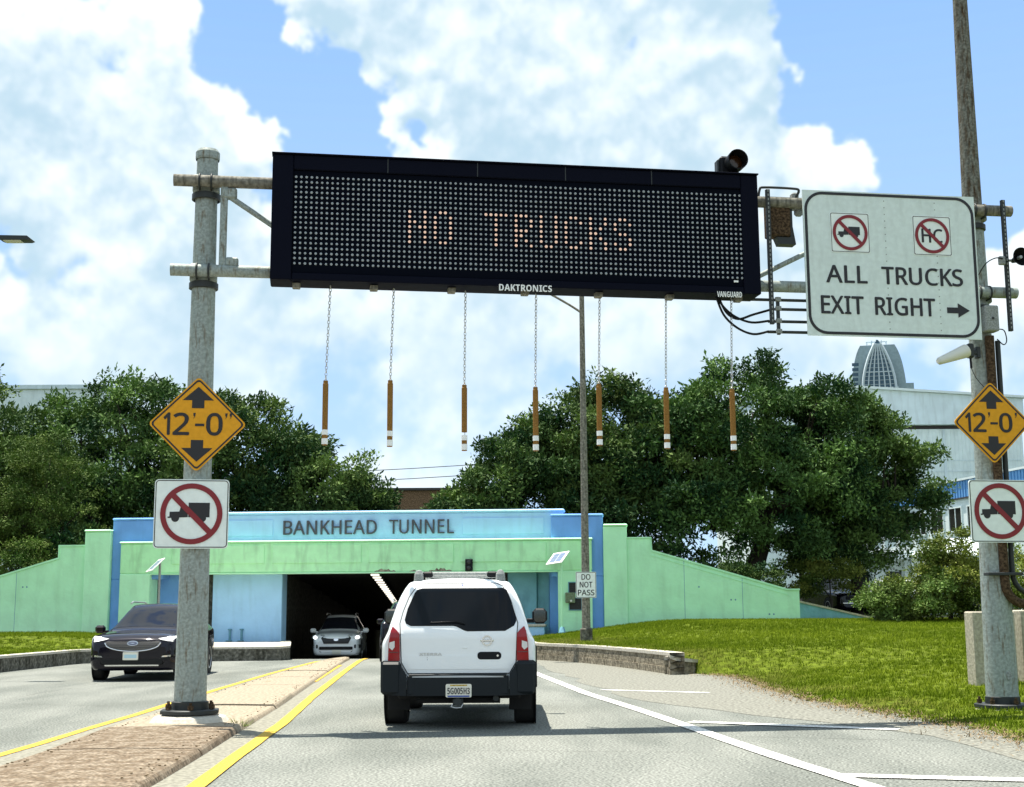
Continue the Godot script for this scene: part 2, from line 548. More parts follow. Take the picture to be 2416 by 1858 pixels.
var big_noise := FastNoiseLite.new()
var puff := FastNoiseLite.new()
var wisp := FastNoiseLite.new()

func cloud_at(az: float, el: float, d: Vector3) -> float:
	var c := 0.0
	var near := smoothstep(38.0, 27.0, absf(az)) * smoothstep(36.0, 29.0, el)
	if near > 0.0:
		var wa := az + wisp.get_noise_3dv(d * 2.6 + Vector3(3, 0, 0)) * 2.6 + puff.get_noise_3dv(d * 2.5 + Vector3(0, 7, 0)) * 0.8
		var we := el + wisp.get_noise_3dv(d * 2.6 + Vector3(0, 0, 5)) * 2.2 + puff.get_noise_3dv(d * 2.5 + Vector3(9, 0, 0)) * 0.7
		for b in clouds:
			var x: float = (wa - b[0]) * cos(deg_to_rad(el)) / b[2]
			var y: float = (we - b[1]) / b[3]
			var q := x * x + y * y
			if q < 5.0: c += b[4] * exp(-q * 1.05)
		c = minf(c, 1.0)
	var low := smoothstep(16.5, 11.0, el)
	var far := big_noise.get_noise_3dv(d * 1.0) * 1.5 + 0.5
	var base := lerpf(far, c - 0.22, near) * (1.0 - low * 0.5) + low * 0.25
	var n := puff.get_noise_3dv(d)
	return base + (0.20 - absf(n)) * lerpf(1.3, 0.6, low) + wisp.get_noise_3dv(d) * lerpf(0.6, 0.75, low)

func sky_colour(az: float, el: float) -> Color:
	var d := Vector3(sin(deg_to_rad(az)) * cos(deg_to_rad(el)), sin(deg_to_rad(el)), -cos(deg_to_rad(az)) * cos(deg_to_rad(el)))
	var h := clampf(el / 30.0, 0.0, 1.0)
	var blue := Color(0.50, 0.69, 0.86).lerp(Color(0.215, 0.40, 0.80), pow(h, 0.75))
	blue = blue.lerp(Color(0.15, 0.34, 0.80), clampf((el - 30.0) / 60.0, 0.0, 1.0))
	var a := cloud_at(az, el, d)
	var haze := smoothstep(17.0, 4.0, el)
	var cover := smoothstep(-0.08, lerpf(0.30, 0.48, haze), a)
	# the sun is high: heaps are bright where they swell and where thin, greyer in their thick undersides
	var above := cloud_at(az - 0.2, el + 0.6, d + Vector3(-0.003, 0.0105, 0))
	var wide := cloud_at(az - 0.6, el + 2.4, d + Vector3(-0.01, 0.042, 0))
	var mottle := wisp.get_noise_3dv(d * 1.7 + Vector3(1, 2, 3)) * 0.35 * haze
	var shade := smoothstep(-0.27, 1.2, (above - a) * 1.0 + clampf(wide + 0.1, -0.3, 1.2) * 0.72 + mottle)
	var white := Color(0.81, 0.865, 0.88).lerp(Color(0.415, 0.565, 0.665), shade)
	white = white.lerp(Color(0.70, 0.82, 0.87), haze * 0.3)
	return blue.lerp(white, cover * lerpf(0.97, 0.88, haze))

func make_sky() -> PanoramaSkyMaterial:
	big_noise.seed = 11; big_noise.frequency = 1.7; big_noise.fractal_octaves = 3
	puff.seed = 5; puff.frequency = 9.0; puff.fractal_octaves = 6; puff.fractal_gain = 0.55; puff.noise_type = FastNoiseLite.TYPE_SIMPLEX_SMOOTH
	wisp.seed = 23; wisp.frequency = 4.5; wisp.fractal_octaves = 5
	var w := 4096
	var lw := 720
	var low := Image.create_empty(lw, lw / 2, false, Image.FORMAT_RGB8)
	var gain := 1.1
	for y in lw / 2:
		for x in lw:
			var el := 90.0 - (y + 0.5) * 360.0 / lw
			var az := wrapf((x + 0.5) * 360.0 / lw, -180.0, 180.0)
			var c := Color(0.22, 0.24, 0.19) if el < 0.0 else sky_colour(az, el)
			low.set_pixel(x, y, Color(c.r / gain, c.g / gain, c.b / gain).linear_to_srgb())
	low.resize(w, w / 2, Image.INTERPOLATE_CUBIC)
	for y in range(int(w * 59.0 / 360.0), int(w * 90.5 / 360.0)):
		var el := 90.0 - (y + 0.5) * 360.0 / w
		if el < 0.0: continue
		for x in range(-int(w * 27.0 / 360.0), int(w * 27.0 / 360.0)):
			var c := sky_colour((x + 0.5) * 360.0 / w, el)
			low.set_pixel(posmod(x, w), y, Color(c.r / gain, c.g / gain, c.b / gain).linear_to_srgb())
	var m := PanoramaSkyMaterial.new()
	m.panorama = ImageTexture.create_from_image(low)
	m.energy_multiplier = gain * 0.62
	return m

# ------------------------------------------------------------------ the lie of the land
var edge_right := [[-8, 5.4], [-14.1, 5.22], [-16.1, 5.15], [-17.9, 4.85], [-21.0, 4.4], [-24.4, 4.37], [-28.5, 4.5], [-30.2, 3.9], [-31.6, 3.15], [-33.2, 2.89], [-36.9, 1.95], [-39.6, 0.74], [-43, 0.2], [-48.5, -0.1]]
var edge_left := [[20, -12.6], [-30, -12.4], [-36, -12.26], [-38.9, -11.92], [-40.3, -9.05], [-40.8, -6.95], [-44, -7.2], [-50, -8.2]]
var median_left := [[-4, -4.4], [-12.3, -4.57], [-13.7, -4.63], [-15.65, -4.76], [-17.8, -4.83], [-20.5, -5.0], [-25.3, -5.14], [-31.4, -5.32], [-39, -5.42], [-42, -5.3]]
var median_right := [[-4, -2.75], [-11.1, -2.88], [-13, -2.98], [-16.3, -3.19], [-20.2, -3.42], [-25.1, -3.78], [-34.7, -4.46], [-41.3, -4.9], [-42, -5.0]]
var yellow_right := [[-4, -2.35], [-11.1, -2.54], [-13.6, -2.70], [-17.3, -2.90], [-22.4, -3.30], [-26.7, -3.60], [-33.2, -4.04], [-41.6, -4.57], [-47, -4.9]]
var yellow_left := [[-4, -4.85], [-13.6, -5.05], [-14.9, -5.07], [-16.9, -5.14], [-19.1, -5.18], [-21.4, -5.28], [-25.6, -5.40], [-31.6, -5.56], [-39, -5.60], [-42, -5.3]]
var white_edge := [[-6, 3.35], [-10.9, 2.79], [-12.5, 2.56], [-14.8, 2.28], [-17, 2.04], [-19.7, 1.71], [-23.3, 1.22], [-30.2, 0.56], [-38, -0.05], [-47, -0.5]]

func along(pl: Array, z: float) -> float:
	for i in pl.size() - 1:
		var a: Array = pl[i]; var b: Array = pl[i + 1]
		if z <= a[0] and z >= b[0]:
			return lerpf(a[1], b[1], (z - a[0]) / (b[0] - a[0]))
	return pl[0][1] if z > pl[0][0] else pl[-1][1]

func road_y(z: float) -> float:
	var t := -z - 38.0
	if t <= 0: return 0.0
	if t < 8.0: return -0.04 * t * t / 16.0
	return -0.04 * (t - 4.0)

func lawn_y(x: float, z: float) -> float:
	var t := x - along(edge_right, z)
	var d := -z
	var e := smoothstep(28.5, 31.0, d) * 0.45
	var base := clampf((d - 19.0) * 0.045, 0.0, 1.0)
	return lerpf(e, maxf(base, e), smoothstep(0.0, 6.0, t)) + 0.05 * smoothstep(0.0, 1.2, t)

func lawn_left_y(x: float, z: float) -> float:
	return 0.36 + 0.38 * smoothstep(0.0, 8.0, along(edge_left, z) - x) * smoothstep(-20.0, -40.0, z)

func sheet(zs: Array, cols: Callable) -> SurfaceTool: # cols(z) gives the points of a row, left to right
	var s := S()
	var rows := []
	for z in zs: rows.append(cols.call(z))
	var n: int = rows[0].size()
	for i in rows.size():
		for j in n:
			var l: Vector3 = rows[i][maxi(j - 1, 0)]; var r: Vector3 = rows[i][mini(j + 1, n - 1)]
			var f: Vector3 = rows[mini(i + 1, rows.size() - 1)][j]; var b: Vector3 = rows[maxi(i - 1, 0)][j]
			var nn := (r - l).cross(f - b)
			if nn.y < 0: nn = -nn
			s.set_normal(nn.normalized() if nn.length() > 1e-9 else Vector3.UP)
			s.add_vertex(rows[i][j])
	for i in rows.size() - 1:
		for j in n - 1:
			var a := i * n + j
			for k in [a, a + n, a + 1, a + 1, a + n, a + n + 1]: s.add_index(k)
	return s

func stripe(called: String, pl: Array, w: float, z0: float, z1: float, lift: float, m: Material, label: String) -> void:
	var zs := []
	var n := int(absf(z1 - z0) / 0.6) + 1
	for i in n + 1: zs.append(lerpf(z0, z1, float(i) / n))
	var wob := FastNoiseLite.new()
	wob.frequency = 0.9
	var s := sheet(zs, func(z): return [Vector3(along(pl, z) - w / 2 + wob.get_noise_1d(z * 3.0) * 0.012, road_y(z) + lift, z), Vector3(along(pl, z) + w / 2 + wob.get_noise_1d(z * 3.0 + 90.0) * 0.012, road_y(z) + lift, z)])
	structure(called, s, m, label)

# a wall along points (x, z): courses [y0, y1, outset towards the left of the way]
func ribbon(s: SurfaceTool, pts: Array, y0: float, y1: float, out: float, thick: float, taper := 0) -> void:
	var nrm := []
	for i in pts.size():
		var d: Vector2 = (pts[mini(i + 1, pts.size() - 1)] - pts[maxi(i - 1, 0)]).normalized()
		nrm.append(Vector2(d.y, -d.x))
	for i in pts.size() - 1:
		var a: Vector2 = pts[i] + nrm[i] * out; var b: Vector2 = pts[i + 1] + nrm[i + 1] * out
		var c: Vector2 = pts[i + 1] - nrm[i + 1] * thick; var d: Vector2 = pts[i] - nrm[i] * thick
		var fall := [0.0, 0.0]
		for e in 2: fall[e] = 0.24 * (1.0 - clampf(float(i + e) / maxf(taper, 1), 0.0, 1.0)) if taper > 0 else 0.0
		var P := func(p: Vector2, y: float) -> Vector3: return Vector3(p.x, y - (fall[0] if p == a or p == d else fall[1]), p.y)
		var Q := func(k: Vector2, ky: float, l: Vector2, ly: float, m: Vector2, my: float, n: Vector2, ny: float) -> void:
			quad(s, P.call(k, ky), P.call(n, ny), P.call(m, my), P.call(l, ly))
		Q.call(a, y0, b, y0, b, y1, a, y1)
		Q.call(c, y0, d, y0, d, y1, c, y1)
		Q.call(a, y1, b, y1, c, y1, d, y1)
		Q.call(a, y0, d, y0, c, y0, b, y0)
		if i == 0: Q.call(d, y0, a, y0, a, y1, d, y1)
		if i == pts.size() - 2: Q.call(b, y0, c, y0, c, y1, b, y1)

func make_ground() -> void:
	var zs := [300.0, 100.0, 40.0, 20.0]
	for i in 24: zs.append(10.0 - i * 2.5)
	zs.append(-48.4)
	structure("ground", sheet(zs, func(z):
		var r := []
		for x in [-900.0, -300.0, -100.0, -40.0, -20.0, -8.0, 0.0, 8.0, 20.0, 40.0, 100.0, 300.0, 900.0]: r.append(Vector3(x, road_y(z) - 0.08, z))
		return r), mats.soil, "bare ground under the road and the grass")
	# road: one sheet that dips into the tunnel
	zs = [60.0, 30.0, 12.0]
	for i in 90: zs.append(4.0 - i * 1.4)
	structure("road", sheet(zs, func(z):
		var r := []
		var l: float = lerpf(-13.5, -11.0, smoothstep(-44.0, -49.0, z)) if z > -50 else -10.5 - (-z - 50) * 0.05
		var k := 6.5 if z > -46 else 1.5
		for i in 9: r.append(Vector3(lerpf(l, k, i / 8.0), road_y(z), z))
		return r), mats.asphalt, "worn pale grey asphalt road that dips into the tunnel")
	# worn shoulder right of the white line
	zs = []
	for i in 40: zs.append(-6.0 - i * 1.02)
	var nz := FastNoiseLite.new(); nz.frequency = 0.35
	structure("shoulder", sheet(zs, func(z): return [Vector3(lerpf(along(edge_right, z) - 0.6, along(white_edge, z) + 0.5, smoothstep(-14.5, -22.0, z)) + nz.get_noise_1d(z * 4.0) * 0.3, road_y(z) + 0.004, z), Vector3(along(edge_right, z) - 0.1, road_y(z) + 0.004, z), Vector3(along(edge_right, z) + 0.35, road_y(z) + 0.004, z)]), mats.shoulder, "tan worn shoulder between the white line and the grass")
	# lawns
	zs = []
	for i in 122: zs.append(-6.0 - i * 0.352)
	var ts := [0.0, 0.25, 0.6, 1.2, 2.0, 3.0, 4.5, 6.0, 9.0, 13.0, 20.0, 40.0, 120.0]
	structure("lawn", sheet(zs, func(z):
		var r := []
		for t in ts:
			var x: float = along(edge_right, z) + 0.12 + t + (nz.get_noise_1d(z * 5.0) * 0.22 if t < 0.5 and z > -29 else 0.0)
			r.append(Vector3(x, lawn_y(x, z) + 0.008 if t > 0.0 else -0.06, z))
		return r), mats.lawn, "sunlit mown lawn rising from the shoulder to the right wing wall")
	zs = []
	for i in 40: zs.append(-10.0 - i * 0.95)
	structure("lawn", sheet(zs, func(z):
		var r := []
		for t in [90.0, 30.0, 12.0, 8.0, 5.0, 3.0, 1.5, 0.6, 0.15]:
			var x: float = minf(along(edge_left, z), -11.9) - t
			r.append(Vector3(x, lawn_left_y(x, z), z))
		return r), mats.lawn, "strip of lawn between the kerb wall and the left wing wall")
	zs = []
	for i in 12: zs.append(-40.2 - i * 0.76)
	structure("pavement", sheet(zs, func(z): return [Vector3(-12.3, 0.375, z), Vector3(along(edge_left, z) - 0.12, 0.375, z)]), mats.cap_concrete, "concrete apron behind the kerb wall in front of the portal")
	# the fill behind and over the portal
	zs = [-48.9, -52.0, -56.0, -60.0, -66.0, -72.0, -80.0, -100.0, -160.0, -400.0, -900.0]
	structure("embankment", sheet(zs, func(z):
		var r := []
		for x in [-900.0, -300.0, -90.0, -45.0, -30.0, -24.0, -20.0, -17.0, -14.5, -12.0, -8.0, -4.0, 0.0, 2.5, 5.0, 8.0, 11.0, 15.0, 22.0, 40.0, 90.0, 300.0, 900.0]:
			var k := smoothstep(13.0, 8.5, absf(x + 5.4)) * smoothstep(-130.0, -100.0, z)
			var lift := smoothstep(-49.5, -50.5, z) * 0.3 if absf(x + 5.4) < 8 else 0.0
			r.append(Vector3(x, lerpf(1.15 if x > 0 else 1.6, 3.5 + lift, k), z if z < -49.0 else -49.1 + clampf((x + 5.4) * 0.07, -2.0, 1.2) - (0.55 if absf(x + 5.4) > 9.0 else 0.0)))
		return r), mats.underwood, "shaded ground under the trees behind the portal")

func make_road_details() -> void:
	# raised concrete median, laid in slabs
	var joints := [-5.0, -8.2, -10.6, -13.5, -16.0, -17.55, -19.9, -22.6, -25.4, -28.4, -31.6, -35.0, -38.4, -41.6]
	var med := Node3D.new()
	med.name = "median"
	add_child(med)
	med.set_meta("kind", "structure")
	med.set_meta("label", "raised median of cracked tan concrete slabs between the two roads")
	R.seed = 4
	for i in joints.size() - 1:
		var z0: float = joints[i] - 0.012 - R.randf() * 0.012; var z1: float = joints[i + 1] + 0.012
		var h := 0.062 + R.randf_range(-0.008, 0.010)
		var tilt := R.randf_range(-0.012, 0.012)
		var s := S()
		var n := 4
		for k in n:
			var za := lerpf(z0, z1, float(k) / n); var zb := lerpf(z0, z1, float(k + 1) / n)
			var jr := 0.0
			var xa0 := along(median_left, za) + 0.03; var xb0 := along(median_left, zb) + 0.03
			var xa1 := along(median_right, za) - 0.02; var xb1 := along(median_right, zb) - 0.02
			var ya := road_y(za) + h + tilt * k / n; var yb := road_y(zb) + h + tilt * (k + 1) / n
			var c := 0.022
			var lo := -0.02
			var row := func(x0: float, x1: float, y: float, z: float) -> Array:
				return [Vector3(x0, lo + road_y(z), z), Vector3(x0 + 0.02, y - c, z), Vector3(x0 + 0.02 + c, y, z), Vector3(lerpf(x0, x1, 0.5), y + 0.012, z), Vector3(x1 - 0.03 - c, y, z), Vector3(x1 - 0.03, y - c, z), Vector3(x1, lo + road_y(z), z)]
			var a: Array = row.call(xa0, xa1, ya, za); var b: Array = row.call(xb0, xb1, yb, zb)
			for j in 6: quad(s, a[j], a[j + 1], b[j + 1], b[j])
			if k == 0:
				for j in range(1, 6): tri(s, a[j + 1], a[j], a[0])
			if k == n - 1:
				for j in range(1, 6): tri(s, b[0], b[j], b[j + 1])
		put(med, "slab", s, mats.slab_worn if i < 4 else mats.slab)
	# pale gutter between median and yellow line
	var zs := []
	for i in 44: zs.append(-5.0 - i * 0.84)
	structure("gutter", sheet(zs, func(z): return [Vector3(along(median_right, z) - 0.01, road_y(z) + 0.008, z), Vector3(along(yellow_right, z) - 0.04, road_y(z) + 0.006, z)]), mats.gutter, "pale concrete gutter beside the median")
	structure("gutter", sheet(zs, func(z): return [Vector3(along(yellow_left, z) + 0.04, road_y(z) + 0.006, z), Vector3(along(median_left, z) + 0.04, road_y(z) + 0.008, z)]), mats.gutter, "narrow concrete gutter left of the median")
	stripe("painted_line", yellow_right, 0.15, -4.0, -46.0, 0.012, mats.yellow_line, "yellow line right of the median")
	stripe("painted_line", yellow_left, 0.13, -4.0, -41.5, 0.012, mats.yellow_line, "yellow line left of the median")
	stripe("painted_line", yellow_right.map(func(p): return [p[0], p[1] - 0.34]), 0.11, -27.5, -36.0, 0.016, mats.yellow_line, "short second yellow line")
	stripe("painted_line", white_edge, 0.19, -6.0, -44.0, 0.010, mats.white_line, "white edge line right of the lane")
	for c in [[Vector2(1.55, -24.2), Vector2(3.3, -23.2), 0.2], [Vector2(2.2, -17.2), Vector2(4.45, -15.95), 0.24], [Vector2(2.72, -11.62), Vector2(5.0, -11.0), 0.24]]:
		var s := S()
		var a: Vector2 = c[0]; var b: Vector2 = c[1]
		var n: Vector2 = (b - a).normalized().orthogonal() * c[2] / 2
		quad(s, Vector3(a.x - n.x, 0.010, a.y - n.y), Vector3(b.x - n.x, 0.010, b.y - n.y), Vector3(b.x + n.x, 0.010, b.y + n.y), Vector3(a.x + n.x, 0.010, a.y + n.y))
		structure("painted_line", s, mats.white_line, "slanting white hatch line on the shoulder")
	# cracks and seams in the road, and one darker patch
	R.seed = 12
	for q in [[Vector2(-2.2, -14.0), Vector2(1.7, -13.6), 0.005], [Vector2(-9.8, -22.0), Vector2(-6.0, -20.8), 0.008], [Vector2(-8.2, -12.5), Vector2(-8.4, -34.0), 0.006], [Vector2(2.6, -15.2), Vector2(4.9, -14.4), 0.006], [Vector2(-2.6, -22.0), Vector2(0.9, -21.4), 0.006]]:
		var s := S()
		var n := int(q[0].distance_to(q[1]) / 0.35) + 2
		var prev: Vector2 = q[0]
		var off := 0.0
		for k in range(1, n + 1):
			off = off * 0.85 + R.randfn() * 0.03
			var nx: Vector2 = q[0].lerp(q[1], float(k) / n) + (q[1] - q[0]).normalized().orthogonal() * off
			var o: Vector2 = (nx - prev).normalized().orthogonal() * q[2] * R.randf_range(0.4, 1.0)
			quad(s, Vector3(prev.x - o.x, 0.0035, prev.y - o.y), Vector3(nx.x - o.x, 0.0035, nx.y - o.y), Vector3(nx.x + o.x, 0.0035, nx.y + o.y), Vector3(prev.x + o.x, 0.0035, prev.y + o.y))
			prev = nx
		structure("road_crack", s, mats.crack, "thin crack in the asphalt")
	# stepped retaining wall by the lawn
	var w := thing("retaining_wall", "low stained concrete retaining wall in stepped courses, right of the white car", "wall", Vector3.ZERO)
	var pts := curve([Vector2(4.72, -31.1), Vector2(3.52, -29.9), Vector2(3.42, -30.3), Vector2(2.89, -33.18), Vector2(1.95, -36.94), Vector2(0.74, -39.64), Vector2(0.35, -42.0), Vector2(0.1, -47.0)], 3)
	var lays := [["course", -0.1, 0.16, 0.06, "stained_concrete"], ["course", 0.16, 0.29, 0.03, "stained_concrete"], ["course", 0.29, 0.40, 0.0, "stained_concrete"], ["cap", 0.40, 0.475, 0.035, "cap_concrete"]]
	for l in lays:
		var s := S()
		ribbon(s, pts, l[1], l[2], l[3], 0.3, 5)
		put(w, l[0], s, mats[l[4]])
	var k := thing("kerb_wall", "long low kerb wall of dark stained concrete along the left road", "wall", Vector3.ZERO)
	var kp := []
	for p in edge_left: kp.append(Vector2(p[1], p[0]))
	kp = curve(kp.slice(1) , 4)
	kp.insert(0, Vector2(-12.55, -5.0))
	kp.reverse()
	var s1 := S(); ribbon(s1, kp, -0.5, 0.33, 0.0, 0.3); put(k, "face", s1, mats.dirty_concrete)
	var s2 := S(); ribbon(s2, kp, 0.33, 0.39, 0.025, 0.34); put(k, "cap", s2, mats.cap_concrete)
	# litter of dead grass and dirt along the edge of the lawn and on the median
	R.seed = 8
	var ls := S()
	for i in 6000:
		var z := -8.5 - R.randf() * 21.0
		var x := along(edge_right, z) + R.randfn(0.08, 0.26)
		var p := Vector3(x, 0.02 + R.randf() * 0.02, z)
		var d := Vector3(R.randf_range(-1, 1), R.randf_range(0.0, 0.5), R.randf_range(-1, 1)).normalized() * R.randf_range(0.03, 0.09)
		var o := Vector3(d.z, 0, -d.x).normalized() * 0.008
		tri(ls, p - o, p + o, p + d)
	put(self, "dead_grass", ls, mats.dirt_litter, "stuff").set_meta("label", "dead grass and dirt along the edge of the lawn")
	var ms := S()
	for i in 420:
		var z := -9.0 - pow(R.randf(), 1.3) * 32.0
		var side := R.randf() < 0.5
		var x := (along(median_left, z) + 0.1 + absf(R.randfn(0, 0.12))) if side else (along(median_right, z) - 0.08 - absf(R.randfn(0, 0.10)))
		var c := R.randf_range(0.003, 0.011)
		box(ms, Vector3(x, road_y(z) + 0.078, z), Vector3(c * 2, c, c * 1.4), 0.0, Transform3D.IDENTITY)
	put(self, "grit", ms, mats.dirt_litter, "stuff").set_meta("label", "grit and leaf litter on the median")

# blades in tufts on the lawns
func make_grass() -> void:
	R.seed = 21
	var s := S()
	for i in 9:
		var a := R.randf() * TAU
		var p := Vector3(cos(a), 0, sin(a)) * R.randf() * 0.07
		var d := Vector3(R.randf_range(-0.5, 0.5), 1, R.randf_range(-0.5, 0.5)).normalized() * R.randf_range(0.05, 0.11)
		var o := Vector3(cos(a * 3), 0, sin(a * 3)) * 0.009
		tri(s, p - o, p + o, p + d)
	var blade := s.commit()
	for side in 2:
		var mm := MultiMesh.new()
		mm.transform_format = MultiMesh.TRANSFORM_3D
		mm.use_colors = true
		mm.mesh = blade
		var n := 52000 if side == 0 else 9000
		mm.instance_count = n
		var f := FastNoiseLite.new(); f.frequency = 0.25; f.seed = 3
		for i in n:
			var z: float; var x: float; var y: float
			if side == 0:
				z = -10.0 - pow(R.randf(), 0.85) * 37.5
				x = along(edge_right, z) + 0.1 + pow(R.randf(), 1.1) * 17.0
				y = lawn_y(x, z)
			else:
				z = -26.0 - R.randf() * 21.5
				x = minf(along(edge_left, z), -11.9) - 0.25 - R.randf() * 7.0
				y = lawn_left_y(x, z)
			var e := x - along(edge_right, z) if side == 0 else 3.0
			var g := R.randf_range(0.8, 1.3) * (0.75 if e > 0.3 else 0.45)
			mm.set_instance_transform(i, Transform3D(Basis(Vector3.UP, R.randf() * TAU).scaled(Vector3(1, g, 1)), Vector3(x, y - 0.005, z)))
			var k := f.get_noise_2d(x, z) * 1.3 + R.randf_range(-0.3, 0.3)
			var dry := clampf(0.35 - e * 0.3 + k * 0.5, 0.0, 0.8)
			var c := Color(0.115, 0.165, 0.010).lerp(Color(0.19, 0.245, 0.018), clampf(k + 0.4, 0, 1)).lerp(Color(0.30, 0.25, 0.10), dry)
			mm.set_instance_color(i, c)
		var o := MultiMeshInstance3D.new()
		o.multimesh = mm
		o.material_override = mats.grass
		o.name = numbered("grass")
		add_child(o)
		tag(o, "mown grass blades of the %s lawn" % ["right", "left"][side], "grass", "", "stuff")

	# weeds in the joints
	var w0 := Color(0.08, 0.13, 0.02)
	for q in [[-3.28, -16.55, 0.16, "small green weed on the median edge where the left pole's shadow ends"], [-4.75, -26.5, 0.08, "tiny weed in a median joint beyond the left pole"], [4.1, -29.5, 0.14, "weed at the blunt end of the stepped retaining wall"]]:
		var ws := S()
		for i in 46:
			var a := R.randf() * TAU
			var p: Vector3 = Vector3(cos(a), 0, sin(a)) * R.randf() * q[2] * 0.7
			var d: Vector3 = Vector3(cos(a) * 0.9, R.randf_range(0.3, 1.4), sin(a) * 0.9).normalized() * q[2] * R.randf_range(0.5, 1.1)
			var o := Vector3(-sin(a), 0, cos(a)) * 0.007
			ws.set_color(w0.lerp(Color(0.16, 0.2, 0.04), R.randf()))
			tri(ws, p - o, p + o, p + d)
		var w := put(self, "weed", ws, mats.grass)
		w.position = Vector3(q[0], 0.03, q[1])
		tag(w, q[3], "weed")

# ------------------------------------------------------------------ portal, wing walls and bore
func make_portal() -> void:
	var turn := deg_to_rad(-4.0)
	var t := thing("tunnel_portal", "painted concrete tunnel portal, pale green frame with blue parapet carrying raised lettering", "tunnel portal", Vector3(-5.4, 0, -48), turn)
	var g: Material = mats.green_paint
	# light blue parapet at the back, deep blue shoulders, green frame in front
	boxp(t, "parapet", Vector3(-7.5, 3.3, -1.15), Vector3(7.18, 4.89, -0.45), mats.sky_blue_paint, 0.02)
	boxp(t, "coping", Vector3(-7.6, 4.893, -1.2), Vector3(7.24, 5.0, -0.38), mats.sky_blue_paint, 0.047)
	for q in [[-9.13, -7.24, 4.81, -8.66], [6.76, 8.59, 4.80, 8.15]]:
		boxp(t, "shoulder", Vector3(q[0], 2.6, -1.3), Vector3(q[1], q[2] - 0.10, -0.22), mats.deep_blue_paint, 0.02)
		boxp(t, "coping", Vector3(q[0] - 0.03, q[2] - 0.097, -1.3), Vector3(q[1] + 0.03, q[2], -0.17), mats.deep_blue_paint, 0.045)
	boxp(t, "pilaster", Vector3(-9.13, -1.2, -1.3), Vector3(-8.68, 2.597, -0.22), mats.deep_blue_paint, 0.02)
	boxp(t, "pilaster", Vector3(8.13, -1.2, -1.3), Vector3(8.59, 2.597, -0.22), mats.deep_blue_paint, 0.02)
	boxp(t, "pier", Vector3(-8.74, -1.2, -0.9), Vector3(-7.63, 2.797, 0), g, 0.025)
	boxp(t, "pier", Vector3(6.99, -1.2, -0.9), Vector3(8.19, 2.797, 0), g, 0.025)
	boxp(t, "lintel", Vector3(-8.74, 2.80, -0.9), Vector3(8.19, 3.86, 0), mats.green_lintel, 0.025)
	boxp(t, "ledge", Vector3(-8.78, 3.863, -0.9), Vector3(8.23, 3.94, 0.06), g, 0.034)
	boxp(t, "soffit_bead", Vector3(-7.63, 2.752, -0.5), Vector3(6.99, 2.797, 0.03), g, 0.01)
	for q in [[-6.84, -3.48], [-3.19, 0.02], [0.27, 3.31], [3.56, 6.58]]:
		boxp(t, "raised_panel", Vector3(q[0], 3.12, -0.02), Vector3(q[1], 3.78, 0.035), mats.green_lintel, 0.012)
	for q in [[-6.62, -3.30], [3.58, 6.5]]:
		boxp(t, "raised_panel", Vector3(q[0], 4.12, -0.47), Vector3(q[1], 4.70, -0.42), mats.sky_blue_paint, 0.012)
	text(t, "lettering", "BANKHEAD", mats.letter_grey, Vector3(-1.21, 4.41, -0.41), 3.40, 0.50, 0.09, 400)
	text(t, "lettering", "TUNNEL", mats.letter_grey, Vector3(2.11, 4.41, -0.41), 2.34, 0.50, 0.09, 400)
	# spalled concrete along the lower edge of the lintel
	R.seed = 31
	for q in [[0.5, 1.25, 0.16], [1.75, 2.05, 0.08], [2.45, 3.25, 0.20]]:
		var p := PackedVector2Array()
		var n := 12
		for k in n + 1: p.append(Vector2(lerpf(q[0], q[1], float(k) / n), 2.803))
		for k in range(n, -1, -1): p.append(Vector2(lerpf(q[0], q[1], float(k) / n), 2.81 + q[2] * 0.8 * R.randf_range(0.2, 1.0) * sin(PI * clampf((k + 0.7) / (n + 1.4), 0, 1))))
		var s := S()
		prism(s, p, -0.03, 0.004)
		put(t, "spalled_patch", s, mats.stained_concrete)
	# inner faces of the recess, either side of the bore
	var zi := -1.0
	boxp(t, "door_panel", Vector3(-7.62, -1.0, zi - 0.5), Vector3(-6.62, 2.797, zi + 0.02), mats.deep_blue_paint, 0.01)
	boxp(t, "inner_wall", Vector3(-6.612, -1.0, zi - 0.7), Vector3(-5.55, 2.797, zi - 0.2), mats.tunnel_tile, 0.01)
	boxp(t, "inner_wall", Vector3(-5.54, -1.0, zi - 0.5), Vector3(-2.99, 2.797, zi + 0.25), mats.sky_blue_paint, 0.02)
	boxp(t, "inner_wall", Vector3(5.17, -1.0, zi - 0.5), Vector3(6.205, 2.797, zi + 0.2), mats.slate_blue_paint, 0.02)
	boxp(t, "inner_wall", Vector3(6.21, -1.0, zi - 0.5), Vector3(6.655, 2.797, zi), mats.slate_blue_paint, 0.02)
	boxp(t, "pilaster", Vector3(6.66, -1.0, zi - 0.5), Vector3(6.987, 2.797, zi + 0.12), mats.deep_blue_paint, 0.02)
	# low painted end block with a pale top, and the small slab on it
	boxp(t, "end_block", Vector3(4.9, -0.8, -0.7), Vector3(6.5, 0.86, 0.15), mats.sky_blue_paint, 0.02)
	boxp(t, "end_block_cap", Vector3(4.85, 0.863, -0.75), Vector3(6.55, 0.95, 0.22), mats.cap_concrete, 0.02)
	# two pipe stubs on the light blue wall
	for x in [-4.85, -4.42]:
		var s := S()
		tube(s, [Vector3(x, 0.42, zi + 0.3), Vector3(x, 0.78, zi + 0.3)], 0.04, 10)
		box(s, Vector3(x - 0.03, 0.40, zi + 0.29), Vector3(0.22, 0.03, 0.1), 0.008)
		box(s, Vector3(x, 0.80, zi + 0.3), Vector3(0.13, 0.05, 0.11), 0.01)
		put(t, "pipe_stub", s, mats.slate_blue_paint)
